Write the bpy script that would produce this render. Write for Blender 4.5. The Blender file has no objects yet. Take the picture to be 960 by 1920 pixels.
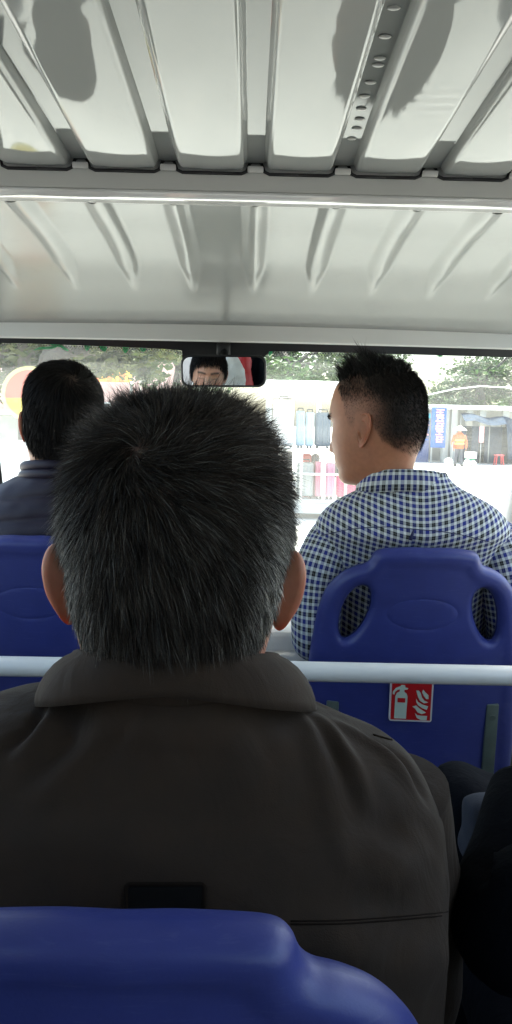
import bpy, bmesh, math, random
import numpy as np
from mathutils import Vector, Matrix, Euler
from mathutils.geometry import delaunay_2d_cdt

SC = bpy.context.scene
COL = SC.collection
rng = np.random.default_rng(7)
random.seed(7)
R = math.radians

# ------------------------------------------------------------------ camera
FPX = 1507.0                      # focal length in pixels of the 960 x 1920 photograph
PITCH = math.atan((960 - 795) / FPX)
YAW = math.atan(15 / FPX)
ROLL = R(1.25)
CAM = Vector((0, 0, 1.75))
fwd = Vector((math.sin(YAW) * math.cos(PITCH), math.cos(YAW) * math.cos(PITCH), -math.sin(PITCH)))
R0 = Vector((math.cos(YAW), -math.sin(YAW), 0))
U0 = R0.cross(fwd)
RIGHT = math.cos(ROLL) * R0 + math.sin(ROLL) * U0
UP = -math.sin(ROLL) * R0 + math.cos(ROLL) * U0

def P(px, py, Y):
    """point of the place seen at a pixel of the photograph, Y metres ahead of the camera"""
    d = fwd + RIGHT * ((px - 480) / FPX) - UP * ((py - 960) / FPX)
    return CAM + d * (Y / d.y)

cam_data = bpy.data.cameras.new('camera')
cam = bpy.data.objects.new('camera', cam_data)
COL.objects.link(cam)
cam_data.sensor_fit = 'VERTICAL'
cam_data.sensor_height = 24
cam_data.lens = 12 / (960 / FPX)
cam_data.clip_start = 0.02
cam_data.clip_end = 1500
cam.matrix_world = Matrix((
    (RIGHT.x, UP.x, -fwd.x, CAM.x),
    (RIGHT.y, UP.y, -fwd.y, CAM.y),
    (RIGHT.z, UP.z, -fwd.z, CAM.z), (0, 0, 0, 1)))
SC.camera = cam

# ------------------------------------------------------------------ light
SUN_EL, SUN_AZ = R(66), R(25)      # azimuth clockwise from +Y (ahead of the bus, to the right)
world = bpy.data.worlds.new('World')
SC.world = world
world.use_nodes = True
wn = world.node_tree.nodes
sky = wn.new('ShaderNodeTexSky')
sky.sky_type = 'NISHITA'
sky.sun_disc = False
sky.sun_elevation = SUN_EL
sky.sun_rotation = SUN_AZ
sky.air_density = 1.0
sky.dust_density = 5.0
sky.ozone_density = 1.0
world.node_tree.links.new(sky.outputs[0], wn['Background'].inputs[0])
wn['Background'].inputs[1].default_value = 0.15
sun_d = bpy.data.lights.new('sun', 'SUN')
sun_d.energy = 3.5
sun_d.angle = R(3)
sun_d.color = (1.0, 0.96, 0.9)
sun = bpy.data.objects.new('sun', sun_d)
COL.objects.link(sun)
sdir = Vector((math.sin(SUN_AZ) * math.cos(SUN_EL), math.cos(SUN_AZ) * math.cos(SUN_EL), math.sin(SUN_EL)))
sun.rotation_euler = sdir.to_track_quat('Z', 'Y').to_euler()
sun.location = (0, 0, 30)
SC.view_settings.view_transform = 'Standard'
SC.view_settings.look = 'None'
SC.view_settings.gamma = 1
SC.view_settings.use_curve_mapping = False
SC.view_settings.exposure = 2.3
SC.view_settings.use_white_balance = True
SC.view_settings.white_balance_temperature = 6450
SC.view_settings.white_balance_tint = 0
SC.render.engine = 'CYCLES'
SC.cycles.use_denoising = True
SC.cycles.max_bounces = 10
SC.cycles.transparent_max_bounces = 16
SC.cycles.sample_clamp_indirect = 6
SC.cycles.caustics_reflective = False
SC.cycles.caustics_refractive = False

# ------------------------------------------------------------------ materials
MATS = {}
def mat(name, color=(0.5, 0.5, 0.5), rough=0.5, var=0.0, vscale=20.0, bump=0.0, bscale=80.0, metal=0.0,
        spec=0.5, coat=0.0, sss=0.0, attr=None, dirt=None, sheen=0.0, aniso=None, bdist=0.002):
    m = bpy.data.materials.new(name)
    m.use_nodes = True
    nt = m.node_tree
    b = nt.nodes['Principled BSDF']
    b.inputs['Base Color'].default_value = (*color, 1)
    b.inputs['Roughness'].default_value = rough
    b.inputs['Metallic'].default_value = metal
    b.inputs['Specular IOR Level'].default_value = spec
    b.inputs['Coat Weight'].default_value = coat
    b.inputs['Coat Roughness'].default_value = 0.06
    b.inputs['Sheen Weight'].default_value = sheen
    if sss:
        b.inputs['Subsurface Weight'].default_value = sss
        b.inputs['Subsurface Radius'].default_value = (1.0, 0.25, 0.12)
        b.inputs['Subsurface Scale'].default_value = 0.008
    tc = nt.nodes.new('ShaderNodeTexCoord')
    src = None
    if attr:
        a = nt.nodes.new('ShaderNodeAttribute'); a.attribute_name = attr
        src = a.outputs['Color']
        nt.links.new(src, b.inputs['Base Color'])
    if var:
        n = nt.nodes.new('ShaderNodeTexNoise')
        n.inputs['Scale'].default_value = vscale
        n.inputs['Detail'].default_value = 5
        nt.links.new(tc.outputs['Object'], n.inputs['Vector'])
        mr = nt.nodes.new('ShaderNodeMapRange')
        mr.inputs['From Min'].default_value = 0.3; mr.inputs['From Max'].default_value = 0.7
        mr.inputs['To Min'].default_value = 1 - var; mr.inputs['To Max'].default_value = 1 + var
        nt.links.new(n.outputs['Fac'], mr.inputs['Value'])
        mx = nt.nodes.new('ShaderNodeVectorMath'); mx.operation = 'SCALE'
        if src is not None: nt.links.new(src, mx.inputs[0])
        else: mx.inputs[0].default_value = color
        nt.links.new(mr.outputs[0], mx.inputs['Scale'])
        nt.links.new(mx.outputs[0], b.inputs['Base Color'])
        r2 = nt.nodes.new('ShaderNodeMapRange')
        r2.inputs['To Min'].default_value = max(0.02, rough * 0.8); r2.inputs['To Max'].default_value = min(1, rough * 1.2)
        nt.links.new(n.outputs['Fac'], r2.inputs['Value'])
        nt.links.new(r2.outputs[0], b.inputs['Roughness'])
    if bump:
        n2 = nt.nodes.new('ShaderNodeTexNoise')
        n2.inputs['Scale'].default_value = bscale
        n2.inputs['Detail'].default_value = 4
        if aniso:
            mp = nt.nodes.new('ShaderNodeMapping'); mp.inputs['Scale'].default_value = aniso
            nt.links.new(tc.outputs['Object'], mp.inputs[0]); nt.links.new(mp.outputs[0], n2.inputs['Vector'])
        else:
            nt.links.new(tc.outputs['Object'], n2.inputs['Vector'])
        bp = nt.nodes.new('ShaderNodeBump')
        bp.inputs['Strength'].default_value = bump
        bp.inputs['Distance'].default_value = bdist
        nt.links.new(n2.outputs['Fac'], bp.inputs['Height'])
        nt.links.new(bp.outputs[0], b.inputs['Normal'])
    MATS[name] = m
    return m

# ------------------------------------------------------------------ object helpers
def wloc(o):
    v = Vector(o.location)
    while o.parent:
        o = o.parent; v = v + o.location
    return v

def tag(o, label=None, cat=None, group=None, kind=None):
    if label: o['label'] = label
    if cat: o['category'] = cat
    if group: o['group'] = group
    if kind: o['kind'] = kind
    return o

def thing(name, loc, label, cat, group=None):
    o = bpy.data.objects.new(name, None)
    o.empty_display_size = 0.1
    o.location = loc
    COL.objects.link(o)
    return tag(o, label, cat, group)

def mesh_data(name, V, F, uv=None, col=None, smooth=True):
    me = bpy.data.meshes.new(name)
    me.from_pydata([tuple(v) for v in V] if not isinstance(V, np.ndarray) else V.tolist(), [], F.tolist() if isinstance(F, np.ndarray) else F)
    if smooth:
        me.polygons.foreach_set('use_smooth', np.ones(len(me.polygons), dtype=bool))
    if uv is not None:
        li = np.empty(len(me.loops), dtype=np.int32); me.loops.foreach_get('vertex_index', li)
        l = me.uv_layers.new(name='UVMap')
        l.data.foreach_set('uv', np.asarray(uv, dtype=np.float32)[li].ravel())
    if col is not None:
        a = me.color_attributes.new('Col', 'FLOAT_COLOR', 'POINT')
        c = np.ones((len(V), 4), dtype=np.float32); c[:, :3] = col
        a.data.foreach_set('color', c.ravel())
    me.update()
    return me

def obj(name, V, F, m, parent=None, uv=None, col=None, smooth=True, local=False, sharp=None, recalc=False):
    """one mesh object; V in world coordinates unless local"""
    V = np.asarray(V, dtype=np.float64)
    if parent is not None:
        off = np.zeros(3) if local else np.array(wloc(parent))
        loc = Vector((0, 0, 0))
    else:
        lo, hi = V.min(0), V.max(0)
        base = np.array([(lo[0] + hi[0]) / 2, (lo[1] + hi[1]) / 2, lo[2]])
        off = np.zeros(3) if local else base
        loc = Vector(base) if not local else Vector((0, 0, 0))
    me = mesh_data(name, V - off, F, uv, col, smooth)
    if recalc:
        bm = bmesh.new(); bm.from_mesh(me); bmesh.ops.recalc_face_normals(bm, faces=bm.faces); bm.to_mesh(me); bm.free()
    if sharp is not None:
        me.set_sharp_from_angle(angle=R(sharp))
    o = bpy.data.objects.new(name, me)
    me.materials.append(m)
    o.location = loc
    COL.objects.link(o)
    if parent is not None: o.parent = parent
    return o

def copy_tree(o, parent=None, label=None):
    c = o.copy(); COL.objects.link(c)
    if parent is not None: c.parent = parent
    for ch in list(o.children): copy_tree(ch, c)
    if label: c['label'] = label
    return c

# ------------------------------------------------------------------ geometry helpers (return V, F)
def join(*parts):
    Vs, Fs, n = [], [], 0
    for V, F in parts:
        V = np.asarray(V, float)
        Vs.append(V)
        Fs += [[i + n for i in f] for f in (F.tolist() if isinstance(F, np.ndarray) else F)]
        n += len(V)
    return np.vstack(Vs), Fs

def grid_faces(n, m, closed=True, flip=False):
    F = []
    mm = m if closed else m - 1
    for i in range(n - 1):
        for j in range(mm):
            a, b = i * m + j, i * m + (j + 1) % m
            c, d = (i + 1) * m + (j + 1) % m, (i + 1) * m + j
            F.append([a, d, c, b] if flip else [a, b, c, d])
    return F

def box(lo, hi, bevel=0.0, seg=2):
    bm = bmesh.new()
    bmesh.ops.create_cube(bm, size=1)
    lo, hi = np.array(lo, float), np.array(hi, float)
    for v in bm.verts:
        v.co = Vector((lo + hi) / 2 + np.array(v.co) * (hi - lo))
    if bevel:
        bmesh.ops.bevel(bm, geom=list(bm.edges), offset=bevel, segments=seg, profile=0.5, affect='EDGES')
    V = np.array([v.co[:] for v in bm.verts]); bm.verts.index_update()
    F = [[v.index for v in f.verts] for f in bm.faces]
    bm.free()
    return V, F

def tube(pts, rad, seg=12, cap=True):
    pts = [Vector(p) for p in pts]
    n = len(pts)
    if not hasattr(rad, '__len__'): rad = [rad] * n
    V, F = [], []
    prev = None
    for i in range(n):
        t = (pts[min(i + 1, n - 1)] - pts[max(i - 1, 0)]).normalized()
        if prev is None:
            a = Vector((0, 0, 1)) if abs(t.z) < 0.9 else Vector((1, 0, 0))
            x = t.cross(a).normalized()
        else:
            x = (prev - t * prev.dot(t)).normalized()
        prev = x
        y = t.cross(x)
        for j in range(seg):
            an = 2 * math.pi * j / seg
            V.append(pts[i] + (x * math.cos(an) + y * math.sin(an)) * rad[i])
    F = grid_faces(n, seg)
    if cap:
        F.append(list(range(seg))[::-1]); F.append([(n - 1) * seg + j for j in range(seg)])
    return np.array([v[:] for v in V]), F

def smooth_path(pts, k=8):
    """catmull-rom through points (n, d)"""
    pts = np.asarray(pts, float)
    ext = np.vstack([2 * pts[0] - pts[1], pts, 2 * pts[-1] - pts[-2]])
    out = []
    for i in range(1, len(ext) - 2):
        p0, p1, p2, p3 = ext[i - 1:i + 3]
        for t in np.linspace(0, 1, k, endpoint=False):
            out.append(0.5 * (2 * p1 + (p2 - p0) * t + (2 * p0 - 5 * p1 + 4 * p2 - p3) * t * t + (3 * p1 - p0 - 3 * p2 + p3) * t ** 3))
    out.append(pts[-1])
    return np.array(out)

def smooth_closed(pts, k=8):
    pts = np.asarray(pts, float); n = len(pts); out = []
    for i in range(n):
        p0, p1, p2, p3 = pts[(i - 1) % n], pts[i], pts[(i + 1) % n], pts[(i + 2) % n]
        for t in np.linspace(0, 1, k, endpoint=False):
            out.append(0.5 * (2 * p1 + (p2 - p0) * t + (2 * p0 - 5 * p1 + 4 * p2 - p3) * t * t + (3 * p1 - p0 - 3 * p2 + p3) * t ** 3))
    return np.array(out)

def interp(x, xs, ys):
    """smooth (pchip-like) interpolation of columns"""
    xs = np.asarray(xs, float); ys = np.asarray(ys, float)
    h = np.diff(xs); d = np.diff(ys) / h
    m = np.zeros_like(ys)
    for i in range(1, len(xs) - 1):
        if d[i - 1] * d[i] > 0:
            w1, w2 = 2 * h[i] + h[i - 1], h[i] + 2 * h[i - 1]
            m[i] = (w1 + w2) / (w1 / d[i - 1] + w2 / d[i])
    m[0], m[-1] = d[0], d[-1]
    x = np.clip(np.asarray(x, float), xs[0], xs[-1])
    i = np.clip(np.searchsorted(xs, x) - 1, 0, len(xs) - 2)
    t = (x - xs[i]) / h[i]
    return ((1 + 2 * t) * (1 - t) ** 2 * ys[i] + t * (1 - t) ** 2 * h[i] * m[i] + t * t * (3 - 2 * t) * ys[i + 1] + t * t * (t - 1) * h[i] * m[i + 1])

def sst(a, b, x):
    t = np.clip((np.asarray(x, float) - a) / (b - a), 0, 1)
    return t * t * (3 - 2 * t)

def vnoise(p, scale, seed=0):
    """cheap smooth pseudo noise from summed sines, (n,3) -> (n,)"""
    r = np.random.default_rng(seed)
    out = np.zeros(len(p))
    for k in range(6):
        w = r.normal(size=3); w /= np.linalg.norm(w)
        out += np.sin(p @ w * scale * (0.6 + 0.25 * k) + r.uniform(0, 6.28)) / (1 + 0.4 * k)
    return out / 2.5

def normals_of(V, F):
    N = np.zeros_like(V)
    q = np.array([f[:3] for f in F])
    fn = np.cross(V[q[:, 1]] - V[q[:, 0]], V[q[:, 2]] - V[q[:, 0]])
    for k in range(3): np.add.at(N, q[:, k], fn)
    q4 = [f for f in F if len(f) == 4]
    if q4:
        q4 = np.array(q4); fn4 = np.cross(V[q4[:, 2]] - V[q4[:, 0]], V[q4[:, 3]] - V[q4[:, 0]])
        np.add.at(N, q4[:, 3], fn4)
    return N / (np.linalg.norm(N, axis=1, keepdims=True) + 1e-12)

def flat_shape(pts2, org, ux, uy, th):
    """a closed 2-D outline as a thin slab: org + x*ux + y*uy, thickness th along the normal"""
    org, ux, uy = Vector(org), Vector(ux), Vector(uy)
    nrm = ux.cross(uy).normalized()
    n = len(pts2)
    A = [org + ux * x + uy * y for x, y in pts2]
    V = A + [a + nrm * th for a in A]
    res = delaunay_2d_cdt([Vector((x, y)) for x, y in pts2], [(i, (i + 1) % n) for i in range(n)], [list(range(n))], 1, 1e-9)
    tri = [list(t) for t in res[2]]
    F = [t[::-1] for t in tri if max(t) < n] + [[i + n for i in t] for t in tri if max(t) < n]
    for i in range(n):
        j = (i + 1) % n
        F.append([i, j, j + n, i + n])
    return np.array([v[:] for v in V]), F

# ------------------------------------------------------------------ the materials of the place
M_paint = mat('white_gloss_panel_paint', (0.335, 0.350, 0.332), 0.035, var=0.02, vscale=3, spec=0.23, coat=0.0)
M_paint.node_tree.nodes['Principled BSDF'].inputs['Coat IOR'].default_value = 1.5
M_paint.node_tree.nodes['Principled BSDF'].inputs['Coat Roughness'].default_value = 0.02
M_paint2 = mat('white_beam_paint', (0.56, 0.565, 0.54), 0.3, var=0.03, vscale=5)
M_lip = mat('white_gloss_lip', (0.66, 0.66, 0.64), 0.08, spec=0.7, coat=0.5)
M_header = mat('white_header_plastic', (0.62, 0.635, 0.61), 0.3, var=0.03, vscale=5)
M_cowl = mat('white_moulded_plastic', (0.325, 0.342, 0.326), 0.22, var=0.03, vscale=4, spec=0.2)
M_gasket = mat('black_sealant', (0.012, 0.012, 0.012), 0.6)
M_rail = mat('white_enamel_tube', (0.80, 0.79, 0.735), 0.3, var=0.03, vscale=12)
M_black = mat('black_plastic', (0.012, 0.013, 0.014), 0.35, bump=0.05, bscale=300)
M_dash = mat('dark_grey_dashboard', (0.05, 0.052, 0.06), 0.55, bump=0.2, bscale=400)
M_floor = mat('grey_rubber_floor', (0.09, 0.09, 0.09), 0.7, var=0.2, bump=0.2, bscale=60)
M_blue = mat('blue_moulded_plastic', (0.032, 0.043, 0.20), 0.42, var=0.06, vscale=30, bump=0.22, bscale=420, spec=0.45, bdist=0.0006)
def wear(m, scale, stretch, amount, light):
    """scuffs, dust and fine scratches with a shape of their own"""
    nt = m.node_tree; b = nt.nodes['Principled BSDF']
    tc = nt.nodes.new('ShaderNodeTexCoord'); mp = nt.nodes.new('ShaderNodeMapping'); mp.inputs['Scale'].default_value = stretch; mp.inputs['Rotation'].default_value = (0.3, 0.5, 0.2)
    n = nt.nodes.new('ShaderNodeTexNoise'); n.inputs['Scale'].default_value = scale; n.inputs['Detail'].default_value = 9; n.inputs['Roughness'].default_value = 0.7
    nt.links.new(tc.outputs['Object'], mp.inputs[0]); nt.links.new(mp.outputs[0], n.inputs['Vector'])
    r = nt.nodes.new('ShaderNodeMapRange'); r.inputs['From Min'].default_value = 0.56; r.inputs['From Max'].default_value = 0.78; r.inputs['To Max'].default_value = amount
    nt.links.new(n.outputs['Fac'], r.inputs['Value'])
    mx = nt.nodes.new('ShaderNodeMix'); mx.data_type = 'RGBA'
    prev = b.inputs['Base Color'].links[0].from_socket if b.inputs['Base Color'].links else None
    if prev: nt.links.new(prev, mx.inputs[6])
    else: mx.inputs[6].default_value = b.inputs['Base Color'].default_value
    mx.inputs[7].default_value = (*light, 1)
    nt.links.new(r.outputs[0], mx.inputs[0]); nt.links.new(mx.outputs[2], b.inputs['Base Color'])
def wrinkle(m, scale, stretch, strength, dist):
    nt = m.node_tree; b = nt.nodes['Principled BSDF']
    tc = nt.nodes.new('ShaderNodeTexCoord'); mp = nt.nodes.new('ShaderNodeMapping'); mp.inputs['Scale'].default_value = stretch
    n = nt.nodes.new('ShaderNodeTexNoise'); n.inputs['Scale'].default_value = scale; n.inputs['Detail'].default_value = 3; n.inputs['Distortion'].default_value = 1.2
    nt.links.new(tc.outputs['Object'], mp.inputs[0]); nt.links.new(mp.outputs[0], n.inputs['Vector'])
    bp = nt.nodes.new('ShaderNodeBump'); bp.inputs['Strength'].default_value = strength; bp.inputs['Distance'].default_value = dist
    nt.links.new(n.outputs['Fac'], bp.inputs['Height'])
    if b.inputs['Normal'].links: nt.links.new(b.inputs['Normal'].links[0].from_socket, bp.inputs['Normal'])
    nt.links.new(bp.outputs[0], b.inputs['Normal'])
wear(M_blue, 9, (1, 1, 1.6), 0.35, (0.10, 0.12, 0.26))
wear(M_blue, 40, (1, 1, 9), 0.25, (0.16, 0.18, 0.32))
wear(M_paint, 5, (1.6, .5, 1), 0.22, (0.22, 0.215, 0.20))
wear(M_cowl, 7, (1, 1, 1), 0.2, (0.22, 0.215, 0.20))
wear(M_rail, 14, (0.4, 1, 1), 0.2, (0.42, 0.40, 0.36))
M_bracket = mat('green_grey_steel_strip', (0.11, 0.14, 0.12), 0.45, metal=0.3, var=0.1, vscale=40)
M_steel = mat('dark_steel', (0.12, 0.12, 0.125), 0.4, metal=0.8)
# ================================================================== the bus
BUSX = 0.82
bus = thing('shuttle_bus', (0, 0, 0), 'white open-sided sightseeing bus with ribbed glossy ceiling and wide windscreen', 'bus')

# ---- roof panels: long glossy white pans with recessed channels between them
Y_END = 1.30                                     # the pans stop at the cross beam
z_end = P(478, 324, Y_END).z
SL = (838 - 795) / FPX                           # the ceiling falls gently towards the windscreen
XC = P(479, 324, Y_END).x
SP = P(643, 326, Y_END).x - P(479, 324, Y_END).x  # channel spacing
CHW = SP * 0.125                                  # half width of a channel at the pan level
roof = obj('roof', *box((-BUSX - 0.02, -2.6, z_end + 0.16), (BUSX + 0.02, 1.5, z_end + 0.175), 0.004), M_paint2, bus)

def roof_z(y): return z_end - SL * (y - Y_END)

dc = P(828, 190, 1.03); dent = 0.00035         # small buckles pressed into one pan
def pan(xc, w):
    """one pressed pan: flat belly, rounded shoulders that turn up into the channels, rounded front end"""
    ny = 64
    ys = np.concatenate([np.linspace(-2.5, 0.5, 20, endpoint=False), np.linspace(0.5, Y_END - 0.045, 100, endpoint=False), Y_END - 0.045 * (1 - np.linspace(0, 1, 14))])
    us, hs = [], []
    r = 0.009
    d = 0.022
    half = w / 2
    prof = [(-half - 0.007, d), (-half - 0.002, d * 0.45)]
    for a in np.linspace(0, 1, 6):
        prof.append((-half + r * (1 - math.cos(a * math.pi / 2)) , 0.0 + r * (1 - math.sin(a * math.pi / 2)) * 0.9))
    prof += [(-half + r + 0.0025, -0.00005)]
    mid_ = [(q * (half - r - 0.0025), -0.0010 * (1 - q * q)) for q in np.linspace(-1, 1, 9)[1:-1]]
    prof = prof + mid_ + [(-x, h) for x, h in prof[::-1]]
    V = []
    for y in ys:
        e = (y - (Y_END - 0.045)) / 0.045
        up = 0.004 * e ** 3 if e > 0 else 0
        for x, h in prof:
            V.append((xc + x, y, roof_z(y) + h + up * (1 if h < 0.02 else 0.2) + 0.0008 * math.sin(y * 5 + xc * 9) + 0.00025 * math.sin(y * 13 + x * 40)
                      + dent * math.exp(-((xc + x - dc.x) / 0.022) ** 2 - ((y - dc.y) / 0.05) ** 2) * math.sin(y * 260 + x * 25)))
    n, m = len(ys), len(prof)
    F = grid_faces(n, m, closed=False)
    # front end turned up
    base = len(V)
    for x, h in prof: V.append((xc + x, Y_END + 0.003, roof_z(Y_END) + max(h, 0.0) * 0.6 + 0.03))
    for j in range(m - 1):
        a = (n - 1) * m + j
        F.append([a, a + 1, base + j + 1, base + j])
    return np.array(V), F

def channel(xc):
    ys = np.concatenate([np.linspace(-2.5, 0.5, 12, endpoint=False), np.linspace(0.5, Y_END + 0.002, 40)])
    xs = np.array([-0.026, -0.017, -0.012, 0, 0.012, 0.017, 0.026])
    V = []
    for y in ys:
        for x in xs:
            V.append((xc + x * CHW / 0.0177, y, roof_z(y) + 0.015 + 0.0008 * math.sin(y * 7 + xc * 5)))
    return np.array(V), grid_faces(len(ys), len(xs), closed=False)

for k in range(-5, 6):
    pw = SP - 2 * CHW
    xc = XC + (k + 0.5) * SP
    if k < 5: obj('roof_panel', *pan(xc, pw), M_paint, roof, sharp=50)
    obj('roof_channel', *channel(XC + k * SP), M_paint, roof)
    # bright clip closing the channel end, black sealant line round the pan ends
    x0 = XC + k * SP; z0 = roof_z(Y_END)
    V, F = box((x0 - 0.0125, Y_END + 0.001, z0 + 0.001), (x0 + 0.0125, Y_END + 0.006, z0 + 0.0095), 0.002)
    V[:, 1] -= (V[:, 2] - z0) * 0.55
    obj('channel_clip', V, F, M_rail, roof, sharp=40)
    g = [(x0 - SP * 0.5, z0 + 0.0005), (x0 - CHW - 0.005, z0 + 0.0005), (x0 - CHW + 0.003, z0 + 0.004), (x0 - CHW + 0.008, z0 + 0.0165), (x0 - CHW * 0.3, z0 + 0.0185)]
    g = g + [(2 * x0 - x, z) for x, z in g[::-1]]
    obj('sealant_bead', *tube([(x, Y_END + 0.0065, z - 0.0005) for x, z in g], 0.0026, 6), M_gasket, roof)

# rivets sitting in the channel right of the middle
xr = XC + SP
for i, py in enumerate([8, 48, 97, 134, 146, 176, 200, 222, 240, 256, 274]):
    t = (795 - py) / FPX
    y = (z_end + 0.021 - 1.75 + SL * Y_END) / (t + SL)
    V = []
    for a in range(5):
        rr = 0.0042 * math.cos(a / 4 * math.pi / 2) + 1e-5; zz = 0.0022 * math.sin(a / 4 * math.pi / 2)
        for b in range(10):
            an = b / 10 * 2 * math.pi
            V.append((xr + rr * 1.7 * math.cos(an) + 0.002 * math.sin(i * 5), y + rr * math.sin(an), roof_z(y) + 0.0150 - zz))
    obj('rivet', np.array(V), grid_faces(5, 10, flip=True), M_rail, roof)

# ---- cross beam
zb = P(480, 362, 1.31).z
def bar_section(pts, x0, x1, n=24, arch=0.0):
    pts = np.array(pts); m = len(pts)
    V = []
    for x in np.linspace(x0, x1, n):
        for y, z in pts: V.append((x, y, z - arch * (x / x1) ** 2))
    F = grid_faces(n, m, flip=True)
    F.append(list(range(m))); F.append([(n - 1) * m + j for j in range(m)][::-1])
    return np.array(V), F
zt = roof_z(Y_END) + 0.026
yl = Y_END + 0.012
sec = [(Y_END + 0.008, zt), (Y_END + 0.010, zb + 0.002), (Y_END + 0.0125, zb + 0.0005), (Y_END + 0.09, zb + 0.0005), (Y_END + 0.09, zt)]
beam = obj('cross_beam', *bar_section(sec, -BUSX, BUSX, arch=0.004), M_paint2, bus, sharp=35, recalc=True)
zl_ = P(480, 376, yl + 0.012).z
lip = [(yl - 0.004, zb), (yl - 0.003, zb - 0.003), (yl + 0.004, zl_ + 0.003), (yl + 0.010, zl_), (yl + 0.05, zl_ + 0.001), (yl + 0.055, zl_ + 0.006), (yl + 0.055, zb)]
obj('beam_lip', *bar_section(lip, -BUSX, BUSX, arch=0.004), M_lip, beam, sharp=50, recalc=True)

# ---- moulded front cowl with tapered ribs
prof = smooth_path([(1.395, zb + 0.012), (1.42, P(480, 374, 1.42).z), (1.50, P(480, 402, 1.50).z), (1.64, P(480, 446, 1.64).z), (1.78, P(480, 492, 1.78).z),
                    (1.90, P(480, 542, 1.90).z), (1.99, P(480, 582, 1.99).z), (2.04, P(480, 606, 2.04).z), (2.06, P(480, 612, 2.06).z)], 14)
nx = 420
xs = np.linspace(-BUSX, BUSX, nx)
seglen = np.concatenate([[0], np.cumsum(np.linalg.norm(np.diff(prof, axis=0), axis=1))])
tan = np.gradient(prof, axis=0); tan /= np.linalg.norm(tan, axis=1, keepdims=True)
nrm = np.stack([-tan[:, 1] * -1, -tan[:, 0]], 1)      # towards the cabin (down and back)
V = np.zeros((len(prof), nx, 3))
y_tip = 1.935
for i, (y, z) in enumerate(prof):
    d = np.zeros(nx)
    f = float(sst(y_tip, y_tip - 0.24, y))            # 1 far from the tip, 0 at the tip
    hw = 0.010 + 0.016 * min(1, f * 1.5)
    hgt = 0.011 * min(1.0, f * 2.0) if y < y_tip else 0
    for k in range(-6, 7):
        q = np.abs(xs - (XC + k * SP)) / hw
        d = np.maximum(d, hgt * np.cos(np.clip(q, 0, 1) * math.pi / 2) ** 1.3)
    z2 = z - 0.010 * (xs / BUSX) ** 2
    V[i, :, 0] = xs
    V[i, :, 1] = y + nrm[i, 0] * d * 0.3
    V[i, :, 2] = z2 - d
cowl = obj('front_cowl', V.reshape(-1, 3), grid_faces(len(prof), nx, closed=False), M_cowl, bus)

skin = np.array([(1.42, z_end + 0.165)] + [(y, z + 0.05) for y, z in prof[20::6]] + [(2.13, prof[-1][1] + 0.03)])
V = np.array([(x, y, z) for y, z in skin for x in np.linspace(-BUSX - .02, BUSX + .02, 9)])
obj('front_roof_skin', V, grid_faces(len(skin), 9, closed=False), M_paint2, bus)  # unseen outer skin, added to stop light leaking in above the cowl

# ---- header trim above the windscreen
yh = 2.055
z1, z2 = P(480, 602, yh).z, P(480, 642, yh).z
sec = [(yh, z1 - 0.004), (yh + 0.004, z1), (yh + 0.09, z1), (yh + 0.09, z2 + 0.012), (yh + 0.012, z2), (yh + 0.006, z2 + 0.004), (yh + 0.001, z1 - 0.012)]
obj('header_trim', *bar_section(sec, -BUSX, BUSX, arch=0.004), M_header, bus, sharp=35, recalc=True)
obj('header_seam', *tube([(x, yh - 0.002, P(480, 600, yh).z + 0.0015 - 0.004 * (x / BUSX) ** 2) for x in np.linspace(-BUSX, BUSX, 14)], 0.0022, 6), M_paint2, bus)

# ---- windscreen: leaning glass with a black printed border
WT, WB = 2.10, 2.42                               # Y of the glass at its top and foot
zt_, zb_ = P(480, 630, WT).z, 1.16
def on_glass(x, z, off=0.0):
    t = (zt_ - z) / (zt_ - zb_)
    return Vector((x, WT + (WB - WT) * t - 0.03 * (x / 0.7) ** 2 + off, z))
def glass_px(px, py, off=0.0):
    Y = 2.2
    for _ in range(12):
        p = P(px, py, Y); Y = on_glass(p.x, p.z).y
    return P(px, py, Y + off)
m = bpy.data.materials.new('dusty_windscreen_glass'); m.use_nodes = True
nt = m.node_tree; nt.nodes.clear()
out = nt.nodes.new('ShaderNodeOutputMaterial')
tr = nt.nodes.new('ShaderNodeBsdfTransparent'); tr.inputs[0].default_value = (0.90, 0.95, 0.93, 1)
gl = nt.nodes.new('ShaderNodeBsdfGlossy'); gl.inputs['Roughness'].default_value = 0.02
df = nt.nodes.new('ShaderNodeBsdfTranslucent'); df.inputs[0].default_value = (0.8, 0.82, 0.8, 1)
fr = nt.nodes.new('ShaderNodeFresnel'); fr.inputs[0].default_value = 1.45
geo = nt.nodes.new('ShaderNodeNewGeometry'); mri = nt.nodes.new('ShaderNodeMapRange'); mri.inputs['To Min'].default_value = 1.45; mri.inputs['To Max'].default_value = 1 / 1.45   # thin pane: same reflectance from both sides
nt.links.new(geo.outputs['Backfacing'], mri.inputs['Value']); nt.links.new(mri.outputs[0], fr.inputs[0])
ns = nt.nodes.new('ShaderNodeTexNoise'); ns.inputs['Scale'].default_value = 3.2; ns.inputs['Detail'].default_value = 6
tcg = nt.nodes.new('ShaderNodeTexCoord'); mpg = nt.nodes.new('ShaderNodeMapping'); mpg.inputs['Scale'].default_value = (0.7, 1, 3.5); mpg.inputs['Rotation'].default_value = (0, 0.35, 0)
nt.links.new(tcg.outputs['Object'], mpg.inputs[0]); nt.links.new(mpg.outputs[0], ns.inputs['Vector'])
mrg = nt.nodes.new('ShaderNodeMapRange'); mrg.inputs['From Min'].default_value = 0.35; mrg.inputs['From Max'].default_value = 0.75
mrg.inputs['To Min'].default_value = 0.015; mrg.inputs['To Max'].default_value = 0.11
nt.links.new(ns.outputs['Fac'], mrg.inputs['Value'])
mx1 = nt.nodes.new('ShaderNodeMixShader'); mx2 = nt.nodes.new('ShaderNodeMixShader')
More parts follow.
